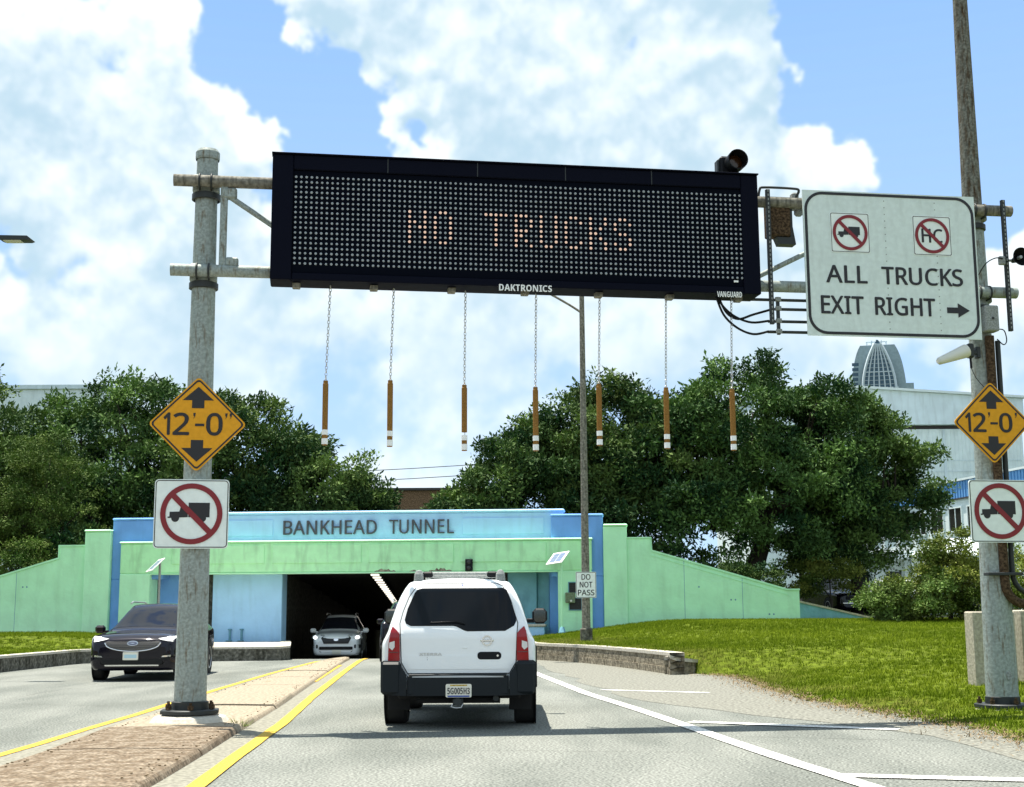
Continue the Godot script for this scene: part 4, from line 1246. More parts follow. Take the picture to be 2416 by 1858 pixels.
func make_signs() -> void:
	# big white sign
	var t := thing("guide_sign", "large white rounded sign telling all trucks to exit right, on the gantry", "guide sign", on_gantry(9.225, 6.035, 0.33), GT)
	var w := 2.46; var h := 1.99
	var s := S(); prism(s, rect(-w / 2 - 0.02, -h / 2 - 0.02, w / 2 + 0.02, h / 2 + 0.02), -0.02, 0.0); put(t, "plate", s, mats.sign_grey_white)
	s = S(); band(s, rrect(w, h, 0.26, Vector2.ZERO, 10), rrect(w - 0.075, h - 0.075, 0.225, Vector2.ZERO, 10), 0.0, 0.006); put(t, "border", s, mats.sign_black)
	for q in [[-0.59, true], [0.60, false]]:
		var c := Vector2(q[0], 0.43)
		s = S(); prism(s, rrect(0.565, 0.565, 0.02, c), 0.0, 0.005); put(t, "symbol_plate", s, mats.sign_white)
		s = S(); band(s, rrect(0.545, 0.545, 0.02, c), rrect(0.53, 0.53, 0.02, c), 0.005, 0.007); put(t, "symbol_border", s, mats.sign_black)
		if q[1]: truck_parts(t, c, 0.235, 0.005)
		else: text(t, "lettering", "HC", mats.sign_black, Vector3(c.x, c.y, 0.0065), 0.30, 0.19, 0.004, 500)
		ban(t, c, 0.25, 0.0085)
	for q in [["ALL", -0.665, 0.58], ["TRUCKS", 0.425, 1.17]]:
		text(t, "lettering", q[0], mats.sign_black, Vector3(q[1], -0.155, 0.003), q[2], 0.235, 0.006, 500)
	for q in [["EXIT", -0.745, 0.60], ["RIGHT", 0.155, 0.86]]:
		text(t, "lettering", q[0], mats.sign_black, Vector3(q[1], -0.585, 0.003), q[2], 0.24, 0.006, 500)
	s = S(); prism(s, poly([0.76, -0.575, 0.92, -0.575, 0.92, -0.515, 1.09, -0.615, 0.92, -0.715, 0.92, -0.655, 0.76, -0.655]), 0.0, 0.006); put(t, "arrow", s, mats.sign_black)
	s = S()
	for x in [-0.08, 0.66]:
		for k in 20: prism(s, circle(0.008, Vector2(x, lerpf(-0.9, 0.9, k / 19.0)), 6), 0.0, 0.004)
	put(t, "rivets", s, mats.galvanised, "stuff")
	for x in [-0.85, 0.0, 0.85]:
		boxp(t, "stiffener", Vector3(x - 0.03, -0.95, -0.07), Vector3(x + 0.03, 0.95, -0.022), mats.galvanised)
	# amber clearance diamonds
	for q in [[0.0, 3.70, 0.60, "left", "amber diamond clearance sign 12 feet 0 inches on the left pole", 0.235], [10.545, 3.875, 0.565, "right", "amber diamond clearance sign 12 feet 0 inches on the right pole", 0.33]]:
		t = thing("clearance_sign", q[4], "clearance sign", on_gantry(q[0], q[1], q[5]), GT, "amber clearance signs on the gantry poles")
		var k: float = q[2]
		var side := k * 1.4142
		s = S(); prism(s, rrect(side, side, 0.05, Vector2.ZERO, 5, PI / 4), -0.012, 0.0); put(t, "plate", s, mats.sign_amber)
		s = S(); band(s, rrect(side - 0.035, side - 0.035, 0.045, Vector2.ZERO, 5, PI / 4), rrect(side - 0.075, side - 0.075, 0.035, Vector2.ZERO, 5, PI / 4), 0.0, 0.003); put(t, "border", s, mats.sign_black)
		for d in [1.0, -1.0]:
			s = S()
			prism(s, poly([0.0, 0.47 * k / 0.6 * d, 0.19 * k / 0.6, 0.30 * k / 0.6 * d, 0.075 * k / 0.6, 0.30 * k / 0.6 * d, 0.075 * k / 0.6, 0.20 * k / 0.6 * d, -0.075 * k / 0.6, 0.20 * k / 0.6 * d, -0.075 * k / 0.6, 0.30 * k / 0.6 * d, -0.19 * k / 0.6, 0.30 * k / 0.6 * d]), 0.0, 0.004)
			put(t, "arrow", s, mats.sign_black)
		for g in [["1", -0.375, 0.0, 0.07, 0.27], ["2", -0.20, 0.0, 0.19, 0.27], ["-", 0.025, -0.01, 0.11, 0.03], ["0", 0.205, 0.0, 0.19, 0.275]]:
			text(t, "numeral", g[0], mats.sign_black, Vector3(g[1] * k / 0.6, g[2], 0.003), g[3] * k / 0.6, g[4] * k / 0.6, 0.005, 500)
		for x in [-0.055, 0.335, 0.39]:
			if q[3] == "right" and x > 0.35: continue
			s = S(); prism(s, poly([x, 0.14, x + 0.028, 0.14, x + 0.024, 0.10, x + 0.002, 0.065, x + 0.012, 0.10, x, 0.105]), 0.0, 0.005); put(t, "prime_mark", s, mats.sign_black)
		boxp(t, "strap", Vector3(-0.19, -0.03, -0.10), Vector3(0.19, 0.03, -0.013), mats.galvanised)
	# square no truck signs
	for q in [[-0.04, 2.585, 0.90, 0.85, 0.225, "square white no truck sign with red ring on the left pole"], [10.58, 2.675, 0.87, 0.84, 0.33, "square white no truck sign with red ring on the right pole"]]:
		t = thing("no_truck_sign", q[5], "traffic sign", on_gantry(q[0], q[1], q[4]), GT, "no truck signs on the gantry poles")
		s = S(); prism(s, rrect(q[2], q[3], 0.05), -0.012, 0.0); put(t, "plate", s, mats.sign_white)
		s = S(); band(s, rrect(q[2] - 0.022, q[3] - 0.022, 0.045), rrect(q[2] - 0.042, q[3] - 0.042, 0.035), 0.0, 0.003); put(t, "border", s, mats.sign_black)
		truck_parts(t, Vector2(0.0, 0.005), 0.365, 0.0)
		ban(t, Vector2(0.0, 0.0), 0.375, 0.004)
		boxp(t, "strap", Vector3(-0.2, 0.2, -0.07), Vector3(0.2, 0.25, -0.013), mats.galvanised)

func make_gantry_fittings() -> void:
	var s: SurfaceTool
	# perforated struts
	for q in [[7.47, 5.15, 7.02, 0.36, "perforated channel strut beside the right end of the message board"], [10.90, 5.15, 7.02, 0.34, "perforated channel strut on the beam ends right of the tall pole"]]:
		var t := thing("channel_strut", q[4], "strut", on_gantry(q[0], q[1], q[3]), GT, "perforated channel struts")
		var hh: float = q[2] - q[1]
		boxp(t, "channel", Vector3(-0.028, 0, -0.03), Vector3(0.028, hh, 0.02), mats.dark_steel, 0.004)
		s = S()
		for k in int(hh / 0.06): box(s, Vector3(0, 0.05 + k * 0.06, 0.021), Vector3(0.016, 0.032, 0.004), 0.0)
		put(t, "slots", s, mats.galvanised, "stuff")
	# rusty beacon box between board and guide sign
	var t := thing("control_box", "rusty brown box with a hood between message board and guide sign", "equipment box", on_gantry(7.70, 6.36, 0.12), GT)
	boxp(t, "box", Vector3(-0.17, 0.06, -0.12), Vector3(0.13, 0.56, 0.12), mats.rusted_steel, 0.015)
	boxp(t, "top_edge", Vector3(-0.17, 0.563, -0.13), Vector3(0.13, 0.60, 0.13), mats.bar_brown, 0.006)
	s = S(); prism(s, poly([0.132, 0.58, 0.17, 0.56, 0.17, 0.20, 0.21, -0.05, -0.02, -0.05, -0.06, 0.05, 0.132, 0.05]), -0.08, 0.08); put(t, "hood", s, mats.dark_steel)
	s = S(); box(s, Vector3(0.24, 0.58, 0.0), Vector3(0.10, 0.24, 0.12), 0.02); box(s, Vector3(0.30, 0.44, 0.0), Vector3(0.12, 0.12, 0.14), 0.03); put(t, "mount", s, mats.galvanised)
	s = S(); tube(s, curve([Vector3(-0.32, 0.52, 0.1), Vector3(-0.29, 0.70, 0.1), Vector3(-0.22, 0.735, 0.1), Vector3(0.18, 0.735, 0.1), Vector3(0.27, 0.71, 0.1), Vector3(0.24, 0.62, 0.05)], 4), 0.018, 8); put(t, "rod", s, mats.dark_steel)
	# conduits with their cross clamp, and the cables drooping from the board
	var cs := [[5.525, 7.0, null], [5.40, 7.58, [Vector3(7.56, 5.40, 0.2), Vector3(7.25, 5.30, 0.25), Vector3(7.02, 5.22, 0.3), Vector3(6.86, 5.30, 0.3), Vector3(6.76, 5.50, 0.3)]], [5.23, 7.48, [Vector3(7.48, 5.23, 0.2), Vector3(7.22, 5.19, 0.25), Vector3(6.98, 5.25, 0.3), Vector3(6.82, 5.38, 0.3), Vector3(6.74, 5.52, 0.3)]], [5.085, 7.47, [Vector3(7.47, 5.085, 0.2), Vector3(7.24, 5.03, 0.25), Vector3(7.0, 5.10, 0.3), Vector3(6.82, 5.27, 0.3), Vector3(6.72, 5.52, 0.3)]]]
	for i in cs.size():
		t = thing("conduit", ["topmost thin conduit running behind the guide sign", "second conduit with a cable drooping up to the board", "third conduit with a cable drooping from the board", "lowest conduit with the deepest drooping cable"][i], "conduit", on_gantry(8.0, cs[i][0], 0.12), GT, "conduits between the board and the right pole")
		s = S(); tube(s, [Vector3(cs[i][1] - 8.0, 0, 0.05), Vector3(2.55, 0.02, 0.05)], 0.021, 8); put(t, "pipe", s, mats.dark_steel)
		if cs[i][2]:
			s = S(); tube(s, curve(cs[i][2].map(func(p): return p - Vector3(8.0, cs[i][0], 0.12)), 5), 0.016, 8); put(t, "cable", s, mats.plastic_black)
	t = thing("clamp_bar", "short upright bar clamping the conduits together", "clamp", on_gantry(7.61, 5.04, 0.21), GT)
	boxp(t, "bar", Vector3(-0.022, 0, -0.02), Vector3(0.022, 0.52, 0.02), mats.dark_steel, 0.004)
	for y in [0.045, 0.19, 0.36, 0.485]: boxp(t, "clip", Vector3(-0.04, y - 0.03, 0.0), Vector3(0.04, y + 0.03, 0.035), mats.galvanised, 0.005)
	# horn loudspeaker
	t = thing("horn_speaker", "round dark horn loudspeaker sticking out beyond the right pole", "loudspeaker", on_gantry(10.82, 6.14, 0.36), GT)
	var xf := Transform3D(Basis(Vector3.RIGHT, PI / 2), Vector3(0.20, 0.02, 0.05))
	s = S(); lathe(s, [Vector2(0.03, -0.12), Vector2(0.045, -0.04), Vector2(0.075, 0.04), Vector2(0.125, 0.12), Vector2(0.130, 0.13), Vector2(0.125, 0.135), Vector2(0.07, 0.05), Vector2(0.02, 0.0)], 26, xf); put(t, "horn", s, mats.plastic_black)
	s = S(); lathe(s, [Vector2(0.0, 0.115), Vector2(0.022, 0.11), Vector2(0.03, 0.05)], 14, xf); put(t, "centre_cap", s, mats.lens_off)
	s = S(); tube(s, [Vector3(-0.03, 0, 0), Vector3(0.19, 0.02, -0.04)], 0.018, 8); box(s, Vector3(0.0, 0, 0), Vector3(0.09, 0.12, 0.06), 0.01); put(t, "bracket", s, mats.galvanised)
	s = S(); tube(s, curve([Vector3(0.0, 0.02, 0.03), Vector3(-0.12, 0.02, 0.05), Vector3(-0.24, -0.05, 0.0), Vector3(-0.32, -0.2, -0.08)], 5), 0.008, 6); put(t, "cable", s, mats.plastic_black)
	# paddle antenna
	t = thing("antenna", "pale cone shaped antenna pointing left from the right pole below the guide sign", "antenna", on_gantry(10.28, 4.85, 0.28), GT)
	var d := Vector3(-0.50, -0.16, 0.10)
	s = S(); tube(s, [Vector3(-0.02, 0.02, 0), Vector3(-0.03, 0.017, 0), d * 0.95, d], [0.06, 0.095, 0.052, 0.03], 18); put(t, "cone", s, mat("antenna_cream", 0.62, 0.62, 0.54, 0.45))
	s = S(); box(s, Vector3(0.03, 0.02, 0.0), Vector3(0.09, 0.20, 0.10), 0.02); box(s, Vector3(0.10, 0.01, -0.05), Vector3(0.12, 0.06, 0.05), 0.01); box(s, Vector3(0.17, 0.01, -0.06), Vector3(0.06, 0.16, 0.08), 0.01); put(t, "mount", s, mats.dark_steel)
	s = S(); tube(s, [Vector3(0.03, -0.07, 0), Vector3(0.035, -0.22, 0)], 0.016, 8); tube(s, curve([Vector3(0.035, -0.22, 0), Vector3(0.10, -0.36, 0), Vector3(0.24, -0.48, -0.05)], 4), 0.005, 5); put(t, "cable", s, mats.plastic_black)
	# junction box
	t = thing("junction_box", "grey metal junction box on the right pole at the corner of the guide sign", "equipment box", on_gantry(10.63, 5.15, 0.26), GT)
	boxp(t, "box", Vector3(-0.09, 0, -0.1), Vector3(0.11, 0.36, 0.08), mats.galvanised, 0.015)
	boxp(t, "knob", Vector3(0.0, 0.16, 0.08), Vector3(0.03, 0.19, 0.10), mats.dark_steel, 0.005)
	s = S(); tube(s, curve([Vector3(0.11, 0.04, 0), Vector3(0.2, 0.02, 0.02), Vector3(0.23, -0.12, 0.02), Vector3(0.18, -0.18, 0.02), Vector3(0.10, -0.10, 0)], 5), 0.008, 6); put(t, "cable_loop", s, mats.plastic_black)
	# rusty conduits down the right pole that bend away to the right
	for q in [[10.645, 5.1, 1.72, 0.28, 0.062, "thick rusty conduit down the right pole bending away to the right near the ground"], [10.80, 5.05, 1.86, 0.30, 0.036, "thin conduit beside the thick one on the right pole"]]:
		t = thing("pole_conduit", q[5], "conduit", on_gantry(q[0], 1.4, 0.0), GT, "conduits down the right pole")
		var yb: float = q[2] - 1.4
		var z: float = 0.21 if q[4] > 0.05 else 0.14
		var r: float = q[3]
		var pts := [Vector3(0, q[1] - 1.4, z), Vector3(0, yb + 0.8, z), Vector3(0, yb, z)]
		for k in range(1, 7):
			var a := PI / 2 * k / 6
			pts.append(Vector3(r - cos(a) * r, yb - sin(a) * r, z))
		pts.append(Vector3(3.2, yb - r, z))
		s = S(); tube(s, pts, q[4], 12); put(t, "pipe", s, mats.rusted_steel if q[4] > 0.05 else mats.dark_steel)
	t = thing("pipe_strap", "dark strap holding the conduits to the right pole", "strap", on_gantry(10.62, 1.84, 0.0), GT)
	boxp(t, "strap", Vector3(-0.24, -0.02, 0.14), Vector3(0.26, 0.02, 0.285), mats.dark_steel, 0.006)
	# concrete stubs of a wall behind the right pole
	t = thing("concrete_post", "pale concrete wall end behind the foot of the right pole", "wall", Vector3(7.93, 0.05, -22.6), 0.1)
	boxp(t, "slab", Vector3(-0.38, 0, -0.2), Vector3(0.34, 1.29, 0.15), mats.concrete, 0.02)
	t = thing("concrete_post", "second concrete wall block at the right edge, half out of the picture", "wall", Vector3(9.0, 0.05, -22.9), 0.1)
	boxp(t, "slab", Vector3(-0.55, 0, -0.2), Vector3(2.4, 1.31, 0.15), mats.concrete, 0.02)

# ------------------------------------------------------------------ vehicles
# a body skinned over rings of points; rings[i] has the same number of points, going round
class Hull:
	var rings := []
	func cat(a: Vector3, b: Vector3, c: Vector3, d: Vector3, t: float) -> Vector3:
		return 0.5 * ((2.0 * b) + (c - a) * t + (2.0 * a - 5.0 * b + 4.0 * c - d) * t * t + (3.0 * b - a - 3.0 * c + d) * t * t * t)
	func row(s: float, j: int) -> Vector3:
		var i := clampi(int(floor(s)), 0, rings.size() - 2)
		var m := rings.size() - 1
		return cat(rings[maxi(i - 1, 0)][j], rings[i][j], rings[i + 1][j], rings[mini(i + 2, m)][j], s - i)
	func p(s: float, t: float) -> Vector3:
		var n: int = rings[0].size()
		var j := int(floor(t))
		return cat(row(s, posmod(j - 1, n)), row(s, posmod(j, n)), row(s, posmod(j + 1, n)), row(s, posmod(j + 2, n)), t - j)
	func mid(s: float) -> Vector3:
		var c := Vector3.ZERO
		var n: int = rings[0].size()
		for j in n: c += row(s, j)
		return c / n
	func nrm(s: float, t: float) -> Vector3:
		var e := 0.03
		var m := rings.size() - 1.0
		var ds := p(minf(s + e, m), t) - p(maxf(s - e, 0), t)
		var dt := p(s, t + e) - p(s, t - e)
		var n := ds.cross(dt).normalized()
		return n

func skin_patch(k: Hull, s: SurfaceTool, s0: float, s1: float, t0: float, t1: float, ns: int, nt: int, off: float) -> void:
	var g := []
	for i in ns + 1:
		var r := []
		for j in nt + 1:
			var a := lerpf(s0, s1, float(i) / ns); var b := lerpf(t0, t1, float(j) / nt)
			var n: Vector3 = k.nrm(a, b)
			r.append([k.p(a, b) + n * off, n])
		g.append(r)
	for i in ns:
		for j in nt:
			var a: Array = g[i][j]; var b: Array = g[i + 1][j]; var c: Array = g[i + 1][j + 1]; var d: Array = g[i][j + 1]
			quadn(s, a[0], b[0], c[0], d[0], a[1], b[1], c[1], d[1])

# station: z, half width, bottom, shoulder, half width of the roof, roof height
func body_ring(q: Array) -> Array:
	var z: float = q[0]; var w: float = q[1]; var yb: float = q[2]; var ys: float = q[3]; var wt: float = q[4]; var yt: float = q[5]
	var sh := Vector2(w * 0.955, ys)
	var rf := Vector2(wt, yt - minf(0.09, (yt - ys) * 0.5 + 0.01))
	var half := [Vector2(0, yb), Vector2(w * 0.8, yb), Vector2(w * 0.95, yb + 0.06), Vector2(w, yb + 0.18), Vector2(w, lerpf(yb, ys, 0.65)), Vector2(w * 0.99, ys - 0.06), sh, sh.lerp(rf, 0.3), sh.lerp(rf, 0.75), rf, Vector2(wt - 0.07, yt - 0.025), Vector2(wt * 0.6, yt), Vector2(0, yt + 0.012)]
	var r := []
	for p in half: r.append(Vector3(p.x, p.y, z))
	for i in range(11, 0, -1): r.append(Vector3(-half[i].x, half[i].y, z))
	return r

func cap_ring(s: SurfaceTool, ring: Array, front: bool) -> void:
	var c := Vector3.ZERO
	for p in ring: c += p
	c /= ring.size()
	for i in ring.size():
		var a: Vector3 = ring[i]; var b: Vector3 = ring[(i + 1) % ring.size()]
		var n := (a - c).cross(b - c)
		if (n.z > 0) == front: tri(s, c, a, b)
		else: tri(s, c, b, a)

func wheel(t: Node3D, x: float, z: float, r: float, w: float) -> void:
	var sg := signf(x)
	var xf := Transform3D(Basis(Vector3.FORWARD, PI / 2 * sg), Vector3(x, r, z)) # spun axis points outwards
	var s := S()
	lathe(s, [Vector2(r * 0.66, -w), Vector2(r * 0.93, -w), Vector2(r, -w + 0.035), Vector2(r, -0.035), Vector2(r * 0.965, -0.008), Vector2(r * 0.9, 0.0), Vector2(r * 0.72, -0.006), Vector2(r * 0.66, -0.02)], 30, xf)
	var ty := put(t, "tyre", s, mats.tyre)
	s = S()
	lathe(s, [Vector2(r * 0.68, -0.12), Vector2(r * 0.68, -0.006), Vector2(r * 0.64, -0.004), Vector2(r * 0.60, -0.03), Vector2(r * 0.58, -0.10)], 30, xf)
	for k in 6:
		box(s, Vector3(0, -0.035, r * 0.36), Vector3(r * 0.17, 0.03, r * 0.56), 0.008, xf * Transform3D(Basis(Vector3.UP, TAU * k / 6), Vector3.ZERO))
	lathe(s, [Vector2(0.0, -0.01), Vector2(r * 0.16, -0.014), Vector2(r * 0.18, -0.05)], 16, xf)
	put(ty, "rim", s, mats.alloy)
	s = S(); lathe(s, [Vector2(0.0, -0.11), Vector2(r * 0.6, -0.11)], 24, xf); put(ty, "brake_disc", s, mats.underbody)

# an estate-like body, nose towards +z; k scales width, height, length
func suv(called: String, label: String, cat: String, at: Vector3, turn: float, paint_m: Material, kw: float, kh: float, kl: float, group := "") -> Array:
	var t := thing(called, label, cat, at, turn, group)
	var k := Hull.new()
	for q in [[2.42, 0.70, 0.36, 0.74, 0.54, 0.82], [2.36, 0.84, 0.26, 0.86, 0.70, 0.93], [2.10, 0.93, 0.23, 0.97, 0.78, 1.03], [1.45, 0.96, 0.23, 1.02, 0.80, 1.10], [1.02, 0.96, 0.23, 1.05, 0.80, 1.15], [0.12, 0.965, 0.23, 1.07, 0.63, 1.63], [-0.45, 0.965, 0.23, 1.09, 0.65, 1.72], [-1.45, 0.96, 0.23, 1.11, 0.63, 1.70], [-2.0, 0.945, 0.26, 1.13, 0.58, 1.60], [-2.34, 0.91, 0.34, 1.10, 0.66, 1.22], [-2.42, 0.82, 0.42, 0.96, 0.60, 1.02]]:
		k.rings.append(body_ring([q[0] * kl, q[1] * kw, q[2] * kh, q[3] * kh, q[4] * kw, q[5] * kh]))
	var s := S()
	skin_patch(k, s, 0.0, 10.0, 0.0, 24.0, 40, 72, 0.0)
	cap_ring(s, k.rings[0], true)
	cap_ring(s, k.rings[-1], false)
	put(t, "body", s, paint_m)
	# glass: ring indices run from the left roof side; 12 is the roof's middle
	s = S(); skin_patch(k, s, 4.10, 4.93, 9.35, 14.65, 8, 14, 0.006); put(t, "windscreen", s, mats.windscreen)
	s = S(); skin_patch(k, s, 8.12, 8.9, 9.6, 14.4, 6, 12, 0.006); put(t, "rear_window", s, mats.car_glass)
	for sd in [[6.95, 8.75], [15.25, 17.05]]:
		for d in [[4.62, 5.62], [5.72, 6.85], [6.95, 7.75]]:
			s = S(); skin_patch(k, s, d[0], d[1], sd[0], sd[1], 6, 4, 0.006); put(t, "side_window", s, mats.car_glass)
		for d in [4.45, 5.67, 6.9]:
			s = S(); skin_patch(k, s, d, d + 0.018, 18.0 if sd[0] > 12 else 3.0, 21.0 if sd[0] > 12 else 6.0, 1, 8, 0.004); put(t, "door_gap", s, mats.underbody)
	var r := 0.37
	for x in [-1.0, 1.0]:
		for z in [1.48 * kl, -1.42 * kl]:
			s = S()
			var arch := circle(r + 0.055, Vector2(-x * z, r), 26)
			prism(s, arch, 0.0, 0.008, Transform3D(Basis(Vector3(0, 0, -x), Vector3.UP, Vector3(x, 0, 0)), Vector3(x * 0.958 * kw, 0, 0)))
			put(t, "wheel_arch", s, mats.underbody)
			wheel(t, x * (0.958 * kw + 0.022), z, r, 0.24)
		# mirrors
		s = S(); box(s, Vector3(x * (0.96 * kw + 0.11), 1.13 * kh, 0.82 * kl), Vector3(0.22, 0.17, 0.11), 0.045); box(s, Vector3(x * (0.96 * kw - 0.02), 1.08 * kh, 0.82 * kl), Vector3(0.10, 0.05, 0.06), 0.01); put(t, "mirror", s, paint_m)
		s = S(); tube(s, [Vector3(x * 0.60 * kw, 1.735 * kh, 0.0), Vector3(x * 0.62 * kw, 1.775 * kh, -0.3), Vector3(x * 0.61 * kw, 1.765 * kh, -1.5 * kl), Vector3(x * 0.58 * kw, 1.69 * kh, -1.8 * kl)], 0.018, 8); put(t, "roof_rail", s, mats.bright_steel)
	s = S(); box(s, Vector3(0, 0.32, 0), Vector3(1.5 * kw, 0.2, 4.2 * kl), 0.02); put(t, "underbody", s, mats.underbody)
	return [t, k]

func nose(kl: float, kw: float, kh: float) -> Callable:
	var across := [[0.0, 0.0], [0.62, 0.0], [0.74, -0.02], [0.83, -0.065], [0.90, -0.17], [0.94, -0.34], [1.1, -0.8]]
	var up := [[0.0, -0.30], [0.26, -0.06], [0.36, 0.0], [0.78, 0.0], [0.86, -0.03], [0.94, -0.09], [1.02, -0.30], [1.2, -0.8]]
	var at := func(l: Array, q: float) -> float:
		for i in l.size() - 1:
			if q <= l[i + 1][0]: return lerpf(l[i][1], l[i + 1][1], (q - l[i][0]) / (l[i + 1][0] - l[i][0]))
		return l[-1][1]
	return func(x: float, y: float) -> float:
		return 2.43 * kl + at.call(across, absf(x) / kw) + at.call(up, y / kh)

func make_dark_suv() -> void:
	var at := Vector3(-7.97, 0.0, -30.5)
	var a := suv("suv", "glossy black SUV with lit headlights and wide chrome mesh grille, partly behind the left pole", "car", at, deg_to_rad(3.0), mats.black_car, 0.98, 0.925, 0.97)
	var t: Node3D = a[0]
	var zf := nose(0.97, 0.98, 0.925)
	var s := S()
	var gp := PackedVector2Array()
	for k in 25:
		var u := -1.0 + 2.0 * k / 24; gp.append(Vector2(u * 0.57, 0.80 + 0.055 * (1 - u * u)))
	for k in 25:
		var u := 1.0 - 2.0 * k / 24; gp.append(Vector2(u * 0.57 * (1.0 if absf(u) > 0.99 else 0.985), 0.78 - 0.17 * sqrt(maxf(0, 1 - u * u))))
	panel(s, gp, zf, 0.012, 0.08); var gr := put(t, "grille", s, mats.sign_black)
	s = S()
	for i in 21:
		for j in 6:
			var x := (i - 10) * 0.054 + (0.027 if j % 2 else 0.0); var y := 0.64 + j * 0.034
			if Geometry2D.is_point_in_polygon(Vector2(x, y), gp):
				box(s, Vector3(x, y, zf.call(x, y) + 0.016), Vector3(0.022, 0.008, 0.008), 0.0)
				box(s, Vector3(x + 0.02, y + 0.014, zf.call(x, y) + 0.016), Vector3(0.004, 0.012, 0.008), 0.0)
	put(gr, "mesh", s, mats.chrome)
	s = S()
	var rim := []
	for k in 25:
		var u := -1.0 + 2.0 * k / 24
		var y := 0.78 - 0.17 * sqrt(maxf(0, 1 - u * u))
		rim.append(Vector3(u * 0.57, y, zf.call(u * 0.57, y) + 0.015))
	tube(s, rim, 0.013, 6); put(gr, "chrome_rim", s, mats.chrome)
	s = S(); panel(s, circle(0.05, Vector2(0, 0.775), 24, 2.2), zf, 0.028, 0.1); var em := put(t, "oval_emblem", s, mats.chrome)
	s = S(); panel(s, circle(0.04, Vector2(0, 0.775), 24, 2.3), zf, 0.031, 0.1); put(em, "field", s, mat("emblem_field", 0.04, 0.05, 0.09, 0.3))
	for x in [-1.0, 1.0]:
		s = S(); panel(s, poly([x * 0.50, 0.87, x * 0.86, 0.925, x * 0.90, 0.86, x * 0.80, 0.80, x * 0.60, 0.835]), zf, 0.018, 0.06); var hl := put(t, "headlight", s, mats.clear_lens)
		s = S(); panel(s, circle(0.045, Vector2(x * 0.72, 0.865), 16, 1.3), zf, 0.03, 0.05); put(hl, "lamp_light", s, mats.headlight_glow)
		s = S(); panel(s, poly([x * 0.62, 0.52, x * 0.84, 0.54, x * 0.84, 0.505, x * 0.60, 0.49]), zf, 0.02, 0.08); put(t, "fog_lamp_trim", s, mats.chrome)
		s = S(); panel(s, rrect(0.2, 0.12, 0.03, Vector2(x * 0.72, 0.50)), zf, 0.012, 0.06); put(t, "air_intake", s, mats.underbody)
	s = S(); panel(s, rrect(1.24, 0.10, 0.03, Vector2(0, 0.40)), zf, 0.014, 0.1); put(t, "lower_intake", s, mats.underbody)
	s = S(); panel(s, rrect(1.1, 0.028, 0.012, Vector2(0, 0.325)), zf, 0.03, 0.1); put(t, "skid_trim", s, mats.chrome)
	s = S(); panel(s, rrect(0.31, 0.16, 0.015, Vector2(-0.03, 0.515)), zf, 0.03, 0.2); var pl := put(t, "number_plate", s, mats.plate_white)
	s = S(); panel(s, rrect(0.25, 0.07, 0.01, Vector2(-0.03, 0.51)), zf, 0.033, 0.2); put(pl, "print", s, mats.plate_blue)

func make_silver_suv() -> void:
	var z := -49.1
	var a := suv("suv", "silver SUV with lit headlights coming out of the dark tunnel", "car", Vector3(-6.50, road_y(-51.5), z - 2.4), deg_to_rad(3.0), mats.silver_car, 0.90, 0.98, 1.0)
	var t: Node3D = a[0]
	var kw := 0.90; var kh := 0.98
	var zf := nose(1.0, kw, kh)
	var s := S()
	panel(s, poly([-0.46, 0.93, 0.46, 0.93, 0.54, 0.86, 0.44, 0.66, -0.44, 0.66, -0.54, 0.86]), zf, 0.015, 0.08); var g := put(t, "grille", s, mats.sign_black)
	s = S(); panel(s, poly([-0.58, 0.95, 0.58, 0.95, 0.56, 0.97, -0.56, 0.97]), zf, 0.03, 0.08); put(g, "chrome_rim", s, mats.chrome)
	s = S(); panel(s, circle(0.045, Vector2(0, 0.80), 20, 1.9), zf, 0.028, 0.1); put(t, "emblem", s, mats.chrome)
	for x in [-1.0, 1.0]:
		s = S(); panel(s, poly([x * 0.58, 0.90, x * 0.88, 0.97, x * 0.92, 0.84, x * 0.70, 0.80]), zf, 0.02, 0.06); var hl := put(t, "headlight", s, mats.clear_lens)
		s = S(); panel(s, circle(0.06, Vector2(x * 0.76, 0.88), 16, 1.3), zf, 0.032, 0.05); put(hl, "lamp_light", s, mats.headlight_glow)
		s = S(); panel(s, rrect(0.22, 0.13, 0.03, Vector2(x * 0.76, 0.56)), zf, 0.014, 0.06); put(t, "fog_lamp", s, mats.underbody)
		s = S(); panel(s, circle(0.045, Vector2(x * 0.76, 0.56), 14), zf, 0.024, 0.06); put(t, "fog_lamp_lens", s, mats.clear_lens)
	s = S(); panel(s, rrect(1.2, 0.11, 0.03, Vector2(0, 0.50)), zf, 0.014, 0.1); put(t, "lower_intake", s, mats.underbody)
	s = S(); panel(s, rrect(0.31, 0.14, 0.015, Vector2(0.02, 0.36)), zf, 0.03, 0.2); put(t, "number_plate", s, mats.plate_white)

